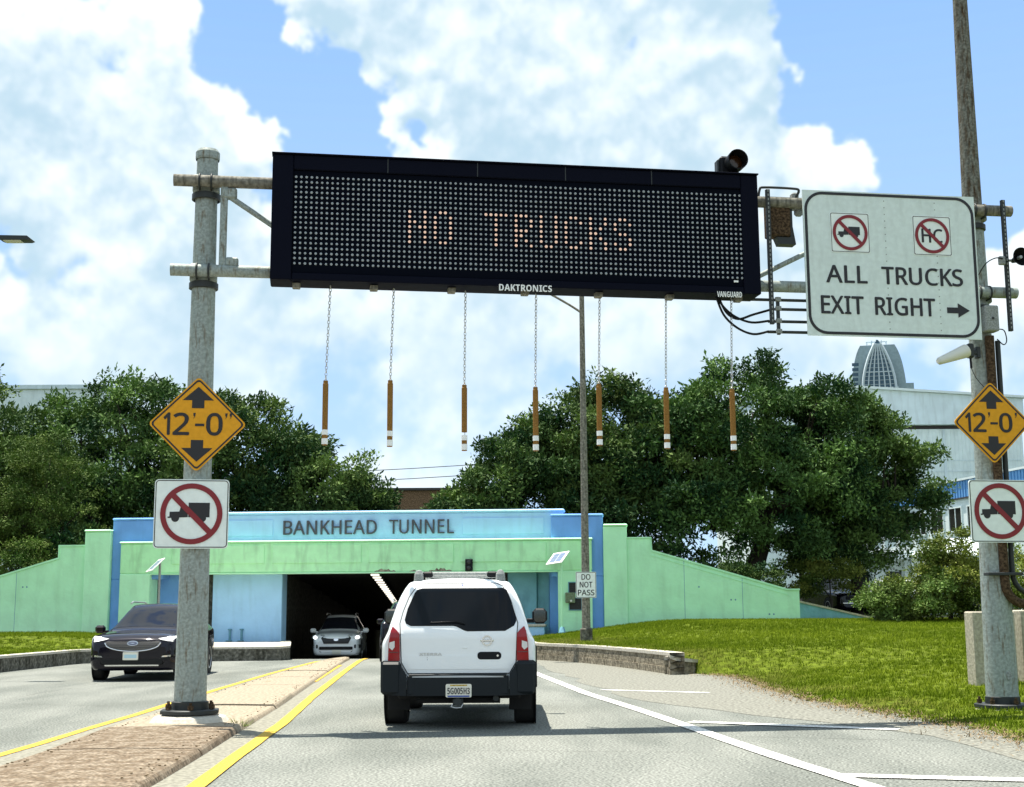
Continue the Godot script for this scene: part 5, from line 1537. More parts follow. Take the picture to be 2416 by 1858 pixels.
func make_black_car() -> void:
	# seen from behind, mostly hidden by the white one
	var a := suv("suv", "dark SUV ahead of the white one, only its left rear edge showing", "car", Vector3(-2.92, -0.02, -40.6), PI + deg_to_rad(3.0), mats.black_car, 1.0, 1.0, 0.95)
	var t: Node3D = a[0]
	var back := Transform3D(Basis(Vector3.UP, PI), Vector3.ZERO)
	var zf := func(x: float, y: float) -> float: return 2.30 - 0.30 * pow(absf(x) / 0.9, 4.0) - maxf(0.0, y - 1.0) * 0.5
	for x in [-1.0, 1.0]:
		var s := S(); panel(s, poly([x * 0.42, 0.99, x * 0.86, 1.03, x * 0.88, 0.94, x * 0.42, 0.92]), zf, 0.02, 0.08, back); put(t, "tail_light", s, mats.tail_red)
	var s2 := S(); panel(s2, rrect(1.5, 0.2, 0.05, Vector2(0, 0.45)), zf, 0.02, 0.1, back); put(t, "bumper", s2, mats.plastic_black)
	s2 = S(); panel(s2, rrect(0.31, 0.155, 0.02, Vector2(0, 0.75)), zf, 0.03, 0.2, back); put(t, "number_plate", s2, mats.plate_white)

func make_parked_cars() -> void:
	var a := suv("parked_car", "dark pickup sized car parked in deep shade behind the right wing wall", "car", Vector3(14.3, 1.15, -60.5), deg_to_rad(12.0), mats.black_car, 1.05, 0.96, 1.0, "cars parked behind the right wing wall")
	var t: Node3D = a[0]
	var zf := nose(1.0, 1.05, 0.96)
	var s := S(); panel(s, rrect(1.2, 0.16, 0.04, Vector2(0, 0.74)), zf, 0.02, 0.08); put(t, "grille", s, mats.plastic_black)
	s = S(); panel(s, rrect(1.5, 0.03, 0.01, Vector2(0, 0.52)), zf, 0.03, 0.08); put(t, "bumper_trim", s, mats.chrome)
	a = suv("parked_car", "silver car parked in the sun beyond the dark one, half behind the bush", "car", Vector3(17.6, 1.15, -64.5), deg_to_rad(-62.0), mats.silver_car, 1.0, 0.95, 1.0, "cars parked behind the right wing wall")

# the white one right ahead, modelled from its back
func make_white_suv() -> void:
	var t := thing("suv", "white boxy SUV seen from behind in the lane ahead, with dark bumper and roof rack", "car", Vector3(-0.66, 0, -16.35), deg_to_rad(0.0))
	var wm: Material = mats.white_car
	# outline of the back, right half, from below upwards
	var half := [[0.0, 0.46], [0.55, 0.46], [0.80, 0.48], [0.885, 0.53], [0.925, 0.64], [0.93, 0.84], [0.925, 1.00], [0.885, 1.09], [0.857, 1.15], [0.838, 1.22], [0.80, 1.34], [0.757, 1.47], [0.705, 1.59], [0.64, 1.70], [0.57, 1.748], [0.3, 1.778], [0.0, 1.786]]
	var lean := func(y: float) -> float: return maxf(0.0, y - 1.12) * 0.36 + maxf(0.0, y - 1.62) * 0.5
	var curve_x := func(x: float) -> float: return 0.07 * pow(absf(x) / 0.9, 4.0)
	var zr := func(x: float, y: float) -> float: return -lean.call(y) - curve_x.call(x)
	var k := Hull.new()
	# station: z, inset, share of the lean, height limit, how far narrower above 1.12
	for q in [[-0.015, 0.045, 1.0, 9.0, 0.0], [-0.07, 0.008, 1.0, 9.0, 0.0], [-0.20, 0.0, 0.95, 9.0, 0.0], [-0.75, 0.0, 0.25, 9.0, 0.0], [-1.5, 0.0, 0.0, 9.0, 0.0], [-2.45, 0.0, 0.0, 9.0, 0.01], [-2.75, 0.0, 0.0, 1.66, 0.02], [-3.35, 0.01, 0.0, 1.14, 0.06], [-3.6, 0.015, 0.0, 1.12, 0.06], [-4.25, 0.02, 0.0, 1.04, 0.08], [-4.42, 0.07, 0.0, 0.92, 0.1], [-4.48, 0.14, 0.0, 0.84, 0.14]]:
		var r := []
		var pts := []
		for h in half: pts.append(Vector2(h[0], h[1]))
		for i in range(half.size() - 2, 0, -1): pts.append(Vector2(-half[i][0], half[i][1]))
		for p in pts:
			var x: float = p.x; var y: float = p.y
			x -= signf(x) * minf(absf(x), q[1]) * (1.0 if y > 0.5 else 0.5)
			if y > 1.5: y -= q[1] * 0.6
			if y > q[3]:
				var lim: float = q[3]
				x *= lerpf(1.0, 0.93, clampf((y - lim) / 0.6, 0, 1))
				x += signf(x) * clampf((y - lim) * 0.12, 0.0, 0.08)
				y = lim + (y - lim) * 0.04
			var z: float = q[0] - lean.call(p.y) * q[2] - curve_x.call(x) * clampf(1.0 + q[0] / 0.7, 0.0, 1.0)
			r.append(Vector3(x, y, z))
		k.rings.append(r)
	var s := S()
	skin_patch(k, s, 0.0, k.rings.size() - 1.0, 0.0, 32.0, 44, 96, 0.0)
	cap_ring(s, k.rings[-1], false)
	# the flat of the back, inside the first ring
	var outl := PackedVector2Array()
	for j in 96:
		var p := k.p(0.0, j / 3.0)
		outl.append(Vector2(p.x, p.y))
	panel(s, outl, zr, -0.014, 0.09)
	put(t, "body", s, wm)
	# tailgate, its gap, window and fittings
	var gate := poly([-0.60, 0.655, 0.61, 0.655, 0.685, 0.78, 0.70, 1.13, 0.71, 1.24, 0.665, 1.38, 0.60, 1.55, 0.53, 1.685, 0.45, 1.715, -0.43, 1.715, -0.51, 1.685, -0.60, 1.55, -0.665, 1.38, -0.70, 1.24, -0.69, 1.13, -0.675, 0.78])
	s = S(); panel(s, Geometry2D.offset_polygon(gate, 0.010)[0], zr, -0.006, 0.09); put(t, "tailgate_gap", s, mats.underbody)
	s = S(); panel(s, gate, zr, 0.004, 0.07); var tg := put(t, "tailgate", s, wm)
	s = S(); panel(s, poly([-0.62, 0.86, 0.62, 0.86, 0.60, 0.70, -0.59, 0.70]), zr, 0.010, 0.08); put(tg, "lower_swell", s, wm)
	var win := poly([-0.445, 1.655, 0.535, 1.655, 0.575, 1.635, 0.63, 1.51, 0.678, 1.34, 0.69, 1.265, 0.665, 1.215, 0.56, 1.155, 0.11, 1.152, 0.07, 1.163, -0.02, 1.208, -0.06, 1.217, -0.57, 1.217, -0.625, 1.245, -0.64, 1.285, -0.61, 1.41, -0.53, 1.60, -0.50, 1.64])
	s = S(); panel(s, Geometry2D.offset_polygon(win, 0.008)[0], zr, 0.007, 0.09); put(tg, "window_seal", s, mats.plastic_black)
	s = S(); panel(s, win, zr, 0.011, 0.05); put(tg, "rear_window", s, mats.car_glass)
	s = S(); tube(s, [Vector3(0.08, 1.235, zr.call(0.08, 1.235) + 0.03), Vector3(-0.02, 1.258, zr.call(0, 1.258) + 0.035), Vector3(-0.34, 1.248, zr.call(-0.3, 1.25) + 0.025)], [0.012, 0.011, 0.007], 8); put(tg, "wiper", s, mats.plastic_black)
	s = S(); panel(s, rrect(0.285, 0.09, 0.04, Vector2(0.373, 0.857), 8), zr, 0.012, 0.1); var hd := put(tg, "handle", s, mats.plastic_black)
	s = S(); panel(s, circle(0.013, Vector2(0.472, 0.857), 12), zr, 0.018, 0.1); put(hd, "lock", s, mats.chrome)
	s = S()
	band(s, circle(0.062, Vector2(0.346, 1.035), 24), circle(0.047, Vector2(0.346, 1.035), 24), 0.0, 0.014, Transform3D(Basis.IDENTITY, Vector3(0, 0, 0.0)))
	box(s, Vector3(0.346, 1.035, 0.008), Vector3(0.155, 0.024, 0.014), 0.003)
	put(tg, "round_emblem", s, mats.chrome)
	text(tg, "name_lettering", "XTERRA", mats.bright_steel, Vector3(-0.33, 0.877, 0.008), 0.27, 0.032, 0.008, 700)
	text(tg, "dealer_lettering", "SOUTHERN", mats.ink_dark, Vector3(-0.31, 0.838, 0.006), 0.13, 0.016, 0.004, 400)
	s = S(); box(s, Vector3(-0.31, 0.812, 0.006), Vector3(0.12, 0.012, 0.004), 0.0); put(tg, "dealer_badge", s, mats.ink_dark)
	s = S(); box(s, Vector3(0.08, 0.948, 0.006), Vector3(0.062, 0.018, 0.005), 0.002); put(tg, "sticker", s, mats.reflective_white)
	s = S(); panel(s, rrect(0.028, 0.024, 0.008, Vector2(0.04, 1.70)), zr, 0.008, 0.1); put(tg, "washer_nozzle", s, mats.ink_blue)
	# tail lights wrap the corners
	var zl := func(x: float, y: float) -> float: return zr.call(x, y) - 0.5 * pow(maxf(0.0, absf(x) - 0.78), 1.3)
	for x in [-1.0, 1.0]:
		s = S(); panel(s, poly([x * 0.792, 1.205, x * 0.745, 1.165, x * 0.705, 1.12, x * 0.700, 0.95, x * 0.70, 0.80, x * 0.845, 0.795, x * 0.838, 1.00, x * 0.815, 1.15]), zl, 0.020, 0.05); var tl := put(t, "tail_light", s, mats.tail_red)
		s = S(); panel(s, poly([x * 0.762, 1.035, x * 0.828, 1.015, x * 0.832, 0.955, x * 0.79, 0.925, x * 0.762, 0.96]), zl, 0.026, 0.05); put(tl, "reversing_lens", s, mats.clear_lens)
		s = S(); panel(s, poly([x * 0.715, 0.905, x * 0.835, 0.905, x * 0.838, 0.898, x * 0.715, 0.898]), zl, 0.024, 0.05); put(tl, "division", s, mats.ink_dark)
	# bumper: middle step, two corner horns
	var zb := func(x: float, y: float) -> float: return 0.105 - 0.16 * pow(absf(x) / 0.93, 4.0) - 0.5 * pow(maxf(0.0, y - 0.60), 1.0) * 0.25
	s = S(); panel(s, poly([-0.605, 0.395, 0.605, 0.395, 0.605, 0.612, 0.60, 0.628, -0.60, 0.628, -0.605, 0.612]), zb, 0.0, 0.08); box(s, Vector3(0, 0.52, 0.02), Vector3(1.19, 0.22, 0.14), 0.01); var bp := put(t, "bumper", s, mats.bumper_grey)
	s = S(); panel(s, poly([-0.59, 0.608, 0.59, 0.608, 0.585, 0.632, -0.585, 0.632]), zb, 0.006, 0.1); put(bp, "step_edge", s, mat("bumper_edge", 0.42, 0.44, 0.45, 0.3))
	s = S(); box(s, Vector3(0, 0.636, 0.03), Vector3(1.16, 0.02, 0.16), 0.006); put(bp, "step", s, mats.bumper_grey)
	for x in [-1.0, 1.0]:
		s = S(); panel(s, poly([x * 0.612, 0.395, x * 0.612, 0.64, x * 0.70, 0.775, x * 0.715, 0.80, x * 0.90, 0.80, x * 0.926, 0.78, x * 0.93, 0.60, x * 0.92, 0.45, x * 0.86, 0.40]), zb, 0.012, 0.05)
		box(s, Vector3(x * 0.80, 0.60, -0.10), Vector3(0.24, 0.38, 0.34), 0.03)
		var hn := put(bp, "bumper_horn", s, mats.bumper_grey)
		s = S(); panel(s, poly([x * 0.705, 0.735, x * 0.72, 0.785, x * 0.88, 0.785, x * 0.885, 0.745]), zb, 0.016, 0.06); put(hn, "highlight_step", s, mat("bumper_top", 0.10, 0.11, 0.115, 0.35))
		# flare and arch
		s = S()
		box(s, Vector3(x * 0.93, 0.72, -0.34), Vector3(0.03, 0.5, 0.3), 0.012); put(t, "flare", s, mats.plastic_black)
		for z in [-0.98, -3.65]:
			s = S(); prism(s, circle(0.43, Vector2(-x * z, 0.40), 28), 0.0, 0.01, Transform3D(Basis(Vector3(0, 0, -x), Vector3.UP, Vector3(x, 0, 0)), Vector3(x * 0.928, 0, 0))); put(t, "wheel_arch", s, mats.underbody)
			wheel(t, x * 0.935, z, 0.385, 0.27)
		s = S(); box(s, Vector3(x * 0.74, 0.36, -0.52), Vector3(0.27, 0.34, 0.02), 0.005); put(t, "mud_flap", s, mats.underbody)
		# roof rail and mirror
		s = S(); tube(s, [Vector3(x * 0.50, 1.76, -0.42), Vector3(x * 0.505, 1.845, -0.52), Vector3(x * 0.51, 1.86, -0.8), Vector3(x * 0.51, 1.86, -2.1), Vector3(x * 0.50, 1.77, -2.4)], [0.05, 0.042, 0.03, 0.03, 0.045], 12); var rl := put(t, "roof_rail", s, mats.galvanised)
		s = S(); lathe(s, [Vector2(0.062, -0.04), Vector2(0.055, 0.06), Vector2(0.035, 0.105), Vector2(0.0, 0.115)], 14, Transform3D(Basis.IDENTITY, Vector3(x * 0.505, 1.775, -0.42))); put(rl, "rail_foot", s, mats.galvanised)
		s = S(); box(s, Vector3(x * 0.40, 1.835, -0.55), Vector3(0.13, 0.075, 0.10), 0.02); put(rl, "clamp", s, mats.plastic_black)
		s = S(); box(s, Vector3(x * 1.03, 1.315, -2.62), Vector3(0.21, 0.21, 0.12), 0.05); box(s, Vector3(x * 0.90, 1.25, -2.66), Vector3(0.12, 0.06, 0.07), 0.01); var mr := put(t, "mirror", s, mats.plastic_black)
		s = S(); panel(s, rrect(0.16, 0.16, 0.04, Vector2(x * 1.03, 1.315)), func(_x, _y): return -2.56, 0.004, 0.2); put(mr, "mirror_glass", s, mat("mirror_glass", 0.10, 0.12, 0.13, 0.05, 0.9))
	for q in [[-0.55, 0.02], [-1.9, 0.02]]:
		s = S(); box(s, Vector3(0, 1.845, q[0]), Vector3(0.94, 0.045, 0.07), 0.015); put(t, "cross_bar", s, mats.galvanised)
	# side windows
	for sd in [[9.35, 12.1], [19.9, 22.65]]:
		for d in [[2.3, 3.2], [3.3, 4.2], [4.3, 5.3]]:
			s = S(); skin_patch(k, s, d[0], d[1], sd[0], sd[1], 5, 5, 0.006); put(t, "side_window", s, mats.car_glass)
	s = S(); skin_patch(k, s, 6.15, 6.85, 12.0, 20.0, 6, 12, 0.006); put(t, "windscreen", s, mats.windscreen)
	# number plate
	s = S(); panel(s, rrect(0.305, 0.155, 0.018, Vector2(0.01, 0.455)), zb, 0.012, 0.3); var pl := put(t, "number_plate", s, mats.plate_white)
	s = S(); panel(s, rect(-0.12, 0.382, 0.14, 0.40), zb, 0.0145, 0.3); put(pl, "blue_foot", s, mats.ink_blue)
	s = S(); panel(s, rect(-0.09, 0.510, 0.11, 0.525), zb, 0.0145, 0.3); put(pl, "yellow_head", s, mats.yellow_line)
	text(pl, "lettering", "5G005H3", mats.ink_dark, Vector3(0.01, 0.452, zb.call(0, 0.45) + 0.014), 0.265, 0.075, 0.004, 600)
	# underneath: hitch, exhaust, axle, tank
	s = S(); box(s, Vector3(0.0, 0.325, -0.02), Vector3(0.12, 0.08, 0.24), 0.01); tube(s, [Vector3(0, 0.325, 0.08), Vector3(0, 0.325, 0.13)], 0.045, 12); put(t, "tow_hitch", s, mats.dark_steel)
	s = S(); tube(s, [Vector3(-0.06, 0.30, 0.10), Vector3(-0.08, 0.27, 0.11), Vector3(-0.02, 0.255, 0.12), Vector3(0.04, 0.26, 0.11), Vector3(0.06, 0.30, 0.10)], 0.008, 6); put(t, "tow_chain", s, mats.bright_steel)
	s = S(); tube(s, [Vector3(-0.5, 0.33, -0.12), Vector3(0.5, 0.33, -0.12)], 0.035, 10); put(t, "hitch_bar", s, mats.underbody)
	s = S(); tube(s, [Vector3(-0.72, 0.385, -0.98), Vector3(0.72, 0.385, -0.98)], 0.06, 10); lathe(s, [Vector2(0, -0.14), Vector2(0.13, -0.08), Vector2(0.13, 0.08), Vector2(0, 0.14)], 14, Transform3D(Basis(Vector3.RIGHT, PI / 2), Vector3(0.05, 0.385, -0.98))); put(t, "rear_axle", s, mats.underbody)
	s = S(); box(s, Vector3(0, 0.46, -2.2), Vector3(1.5, 0.24, 3.9), 0.03); put(t, "underbody", s, mats.underbody)
	s = S(); tube(s, [Vector3(0.45, 0.38, -0.4), Vector3(0.45, 0.36, 0.03)], 0.035, 10); put(t, "exhaust", s, mats.dark_steel)

# ------------------------------------------------------------------ trees, bushes
var cluster: ArrayMesh
var cluster_fine: ArrayMesh

func leaf_cluster(n: int, size: float, spread: float, sd: int) -> ArrayMesh:
	R.seed = sd
	var s := S()
	for i in n:
		var d := Vector3(R.randfn(), R.randfn() + 0.35, R.randfn()).normalized()
		var c := d * spread * pow(R.randf(), 0.6)
		var out := (d + Vector3(R.randfn(), R.randfn(), R.randfn()) * 0.5).normalized()
		var side := out.cross(Vector3(R.randfn(), R.randfn(), R.randfn())).normalized()
		var nn := side.cross(out).normalized()
		var l := size * R.randf_range(0.7, 1.25); var w := l * 0.24
		var a := c; var b := c + out * l * 0.5 + side * w + nn * l * 0.05; var e := c + out * l - nn * l * 0.07; var f := c + out * l * 0.5 - side * w + nn * l * 0.05
		s.set_color(Color(1, 1, 1))
		tri(s, a, b, e); tri(s, a, e, f)
	return s.commit()

# lobes are [x, y, z, rx, ry, rz] from the foot
func tree(called: String, label: String, cat: String, at: Vector3, lobes: Array, count: int, size: float, c0: Color, c1: Color, sd: int, trunk := 0.3, group := "", lean := Vector3.ZERO) -> void:
	var t := thing(called, label, cat, at, 0.0, group)
	R.seed = sd
	var tone := R.randf_range(0.8, 1.08)
	c1 = Color(c1.r * tone * R.randf_range(0.9, 1.12), c1.g * tone, c1.b * tone)
	count = int(count * 0.92)
	var subs := []
	for l in lobes:
		var n := int(clampf(9.0 * l[3] * l[4] / (size * size), 9, 110))
		for i in n:
			var d := Vector3(R.randfn(), R.randfn() + 0.15, R.randfn()).normalized()
			var k := R.randf_range(0.60, 1.0)
			# a spray of leaves: flat, wider than high, its own tone
			subs.append([Vector3(l[0] + d.x * l[3] * k, l[1] + d.y * l[4] * k, l[2] + d.z * l[5] * k), R.randf_range(0.42, 0.85) * size, R.randf_range(-0.75, 0.75), d])
	var mm := MultiMesh.new()
	mm.transform_format = MultiMesh.TRANSFORM_3D
	mm.use_colors = true
	mm.mesh = cluster if size > 0.8 else cluster_fine
	mm.instance_count = count
	for i in count:
		var sb: Array = subs[R.randi() % subs.size()]
		var d := Vector3(R.randfn(), absf(R.randfn()) * 0.8 - 0.25, R.randfn()).normalized()
		var p: Vector3 = sb[0] + (d * Vector3(1.0, 0.62, 1.0) + sb[3] * 0.2) * sb[1] * pow(R.randf(), 0.4)
		if R.randf() < 0.03: p += d * R.randf_range(0.1, 0.4)
		p.y = maxf(p.y, 0.1)
		var b := Basis.from_euler(Vector3(R.randfn() * 0.5, R.randf() * TAU, R.randfn() * 0.5)).scaled(Vector3.ONE * size * R.randf_range(0.7, 1.2))
		mm.set_instance_transform(i, Transform3D(b, p))
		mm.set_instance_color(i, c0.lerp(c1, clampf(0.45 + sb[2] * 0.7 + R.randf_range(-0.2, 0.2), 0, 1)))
	if trunk > 0.0:
		var s := S()
		var top := Vector3(lobes[0][0], lobes[0][1], lobes[0][2]) * Vector3(1, 1, 1)
		var fork := top * Vector3(0.35, 0.5, 0.35) + lean
		tube(s, curve([Vector3(0, -0.5, 0), Vector3(0.05, 0.6, 0), fork * 0.6, fork]), [trunk * 1.4, trunk * 1.3, trunk * 1.2, trunk * 1.15, trunk * 1.1, trunk * 1.05, trunk, trunk, trunk, trunk, trunk * 0.95, trunk * 0.95, trunk * 0.9, trunk * 0.9, trunk * 0.85, trunk * 0.85, trunk * 0.8, trunk * 0.8, trunk * 0.8], 12)
		put(t, "trunk", s, mats.bark)
		for i in lobes.size():
			var l: Array = lobes[i]
			var e := Vector3(l[0], l[1], l[2])
			s = S()
			tube(s, curve([fork * 0.95, fork.lerp(e, 0.5) + Vector3(0, 0.3, 0), e], 5), [trunk * 0.7, trunk * 0.65, trunk * 0.6, trunk * 0.55, trunk * 0.5, trunk * 0.45, trunk * 0.4, trunk * 0.35, trunk * 0.3, trunk * 0.2, trunk * 0.15], 8)
			for k in 4:
				var f := e + Vector3(R.randf_range(-1, 1) * l[3], R.randf() * l[4], R.randf_range(-1, 1) * l[5]) * 0.6
				tube(s, [fork.lerp(e, R.randf_range(0.5, 0.95)), f], [trunk * 0.28, trunk * 0.08], 6)
			put(t, "limb", s, mats.bark)
	var o := MultiMeshInstance3D.new()
	o.multimesh = mm
	o.material_override = mats.leaf
	o.name = "crown"
	t.add_child(o)
	o.set_meta("kind", "stuff")

func make_plants() -> void:
	cluster = leaf_cluster(16, 0.19, 0.34, 71)
	cluster_fine = leaf_cluster(14, 0.15, 0.26, 72)
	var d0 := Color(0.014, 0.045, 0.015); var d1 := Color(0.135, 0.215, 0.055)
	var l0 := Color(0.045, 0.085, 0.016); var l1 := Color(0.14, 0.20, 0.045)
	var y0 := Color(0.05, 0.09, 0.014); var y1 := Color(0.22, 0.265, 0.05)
	var g := "broad dark trees behind the portal"
	# left of the gap
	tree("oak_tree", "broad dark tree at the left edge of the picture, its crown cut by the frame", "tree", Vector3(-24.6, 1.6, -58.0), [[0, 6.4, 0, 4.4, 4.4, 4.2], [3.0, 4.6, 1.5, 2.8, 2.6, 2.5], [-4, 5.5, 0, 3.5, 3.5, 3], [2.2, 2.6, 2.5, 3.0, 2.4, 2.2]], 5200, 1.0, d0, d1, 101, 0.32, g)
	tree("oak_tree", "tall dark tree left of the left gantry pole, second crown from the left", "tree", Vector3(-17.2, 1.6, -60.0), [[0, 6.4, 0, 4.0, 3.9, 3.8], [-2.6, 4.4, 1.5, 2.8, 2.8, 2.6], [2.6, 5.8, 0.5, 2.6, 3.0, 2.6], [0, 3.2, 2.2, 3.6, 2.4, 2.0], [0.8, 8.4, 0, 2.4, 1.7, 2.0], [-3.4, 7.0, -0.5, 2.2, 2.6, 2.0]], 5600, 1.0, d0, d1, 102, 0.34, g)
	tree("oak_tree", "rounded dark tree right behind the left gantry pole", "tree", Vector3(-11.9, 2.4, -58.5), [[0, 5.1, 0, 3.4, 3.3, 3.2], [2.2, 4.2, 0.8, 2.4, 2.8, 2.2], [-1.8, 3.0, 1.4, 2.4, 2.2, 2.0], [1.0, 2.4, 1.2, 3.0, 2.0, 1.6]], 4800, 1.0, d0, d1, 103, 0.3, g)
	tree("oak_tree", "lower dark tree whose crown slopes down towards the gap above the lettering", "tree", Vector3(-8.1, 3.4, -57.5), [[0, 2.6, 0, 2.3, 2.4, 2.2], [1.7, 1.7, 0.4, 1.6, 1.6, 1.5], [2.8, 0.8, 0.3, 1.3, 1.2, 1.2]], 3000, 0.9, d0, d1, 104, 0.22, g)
	tree("young_tree", "paler green young tree in front of the dark trees at left", "tree", Vector3(-18.9, 1.6, -54.0), [[0, 4.7, 0, 1.9, 2.2, 1.7], [-0.8, 3.2, 0.5, 1.6, 1.6, 1.3], [0.9, 3.0, 0.4, 1.5, 1.7, 1.2]], 2600, 0.75, l0, l1, 105, 0.14)
	tree("shrub", "pale shrub low against the dark trees over the left wing wall", "shrub", Vector3(-18.6, 1.6, -51.5), [[0, 1.5, 0, 1.2, 1.1, 0.9], [-1.3, 1.0, 0.3, 1.0, 0.9, 0.8]], 1000, 0.7, l0, l1, 106, 0.06)
	tree("shrub", "dark undergrowth shrub behind the steps of the left wing wall", "shrub", Vector3(-14.6, 1.8, -52.5), [[0, 1.5, 0, 2.0, 1.6, 1.2], [2.2, 1.7, 0, 1.8, 1.5, 1.2], [-3.0, 1.4, -1.0, 2.0, 1.6, 1.2]], 2400, 0.85, d0, d1, 107, 0.0)
	# right of the gap
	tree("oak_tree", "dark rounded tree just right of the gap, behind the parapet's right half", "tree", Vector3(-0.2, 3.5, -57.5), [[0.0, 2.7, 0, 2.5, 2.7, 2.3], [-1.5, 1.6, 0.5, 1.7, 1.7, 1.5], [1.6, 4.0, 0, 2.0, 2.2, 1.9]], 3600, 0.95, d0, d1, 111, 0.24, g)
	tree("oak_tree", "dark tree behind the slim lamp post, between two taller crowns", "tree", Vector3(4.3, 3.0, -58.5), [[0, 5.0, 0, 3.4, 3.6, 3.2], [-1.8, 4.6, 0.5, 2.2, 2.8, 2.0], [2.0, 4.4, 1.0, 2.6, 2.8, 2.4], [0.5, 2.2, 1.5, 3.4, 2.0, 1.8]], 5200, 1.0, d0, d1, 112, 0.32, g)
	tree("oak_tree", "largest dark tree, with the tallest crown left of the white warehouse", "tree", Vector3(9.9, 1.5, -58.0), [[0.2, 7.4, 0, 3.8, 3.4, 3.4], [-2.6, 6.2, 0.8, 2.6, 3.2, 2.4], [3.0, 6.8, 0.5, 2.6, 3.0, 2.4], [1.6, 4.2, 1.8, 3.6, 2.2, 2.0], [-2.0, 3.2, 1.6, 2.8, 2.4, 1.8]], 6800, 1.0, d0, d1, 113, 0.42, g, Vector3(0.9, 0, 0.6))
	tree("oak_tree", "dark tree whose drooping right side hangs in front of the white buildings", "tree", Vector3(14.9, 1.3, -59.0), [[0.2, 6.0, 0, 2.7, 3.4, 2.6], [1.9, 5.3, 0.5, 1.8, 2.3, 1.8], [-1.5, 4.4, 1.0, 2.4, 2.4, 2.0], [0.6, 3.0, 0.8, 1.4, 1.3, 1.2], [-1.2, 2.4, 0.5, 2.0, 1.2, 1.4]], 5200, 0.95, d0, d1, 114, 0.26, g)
	tree("shrub", "sunlit yellow green shrub under the largest tree, over the wing wall", "shrub", Vector3(13.2, 1.2, -56.5), [[0, 1.5, 0, 1.2, 0.7, 0.8], [-1.3, 1.4, 0.2, 0.9, 0.6, 0.7]], 900, 0.7, y0, y1, 115, 0.05)
	tree("shrub", "small dark shrub peeping over the sloping top of the right wing wall", "shrub", Vector3(8.6, 1.3, -51.0), [[0, 1.3, 0, 0.8, 0.8, 0.6], [0.9, 0.9, 0, 0.7, 0.7, 0.5]], 700, 0.7, d0, l0, 116, 0.05)
	var b := "bushes in front of the white buildings"
	tree("bush", "tall yellow green bush beside the right gantry pole", "bush", Vector3(13.3, 0.9, -41.5), [[0, 1.4, 0, 1.0, 1.1, 1.0], [0.4, 2.2, 0, 0.8, 0.7, 0.7], [-0.9, 0.9, 0.4, 1.0, 0.8, 0.8], [0.9, 0.8, 0.3, 0.9, 0.9, 0.8]], 2300, 0.62, y0, y1, 121, 0.07, b)
	tree("bush", "lower dark green bush left of the tall yellow green one", "bush", Vector3(11.5, 0.9, -41.0), [[0, 0.6, 0, 0.8, 0.6, 0.8], [-0.5, 0.45, 0, 0.5, 0.45, 0.6], [0.8, 0.7, 0.1, 0.8, 0.7, 0.7]], 1500, 0.62, d1, l1, 122, 0.06, b)
	tree("bush", "bush running out of the picture behind the right gantry pole", "bush", Vector3(16.0, 0.9, -42.5), [[0, 1.2, 0, 1.5, 1.2, 1.0], [1.8, 1.0, 0, 1.5, 1.0, 1.0], [-1.0, 0.8, 0.5, 1.0, 0.9, 0.8]], 2000, 0.65, d1, y1, 123, 0.07, b)

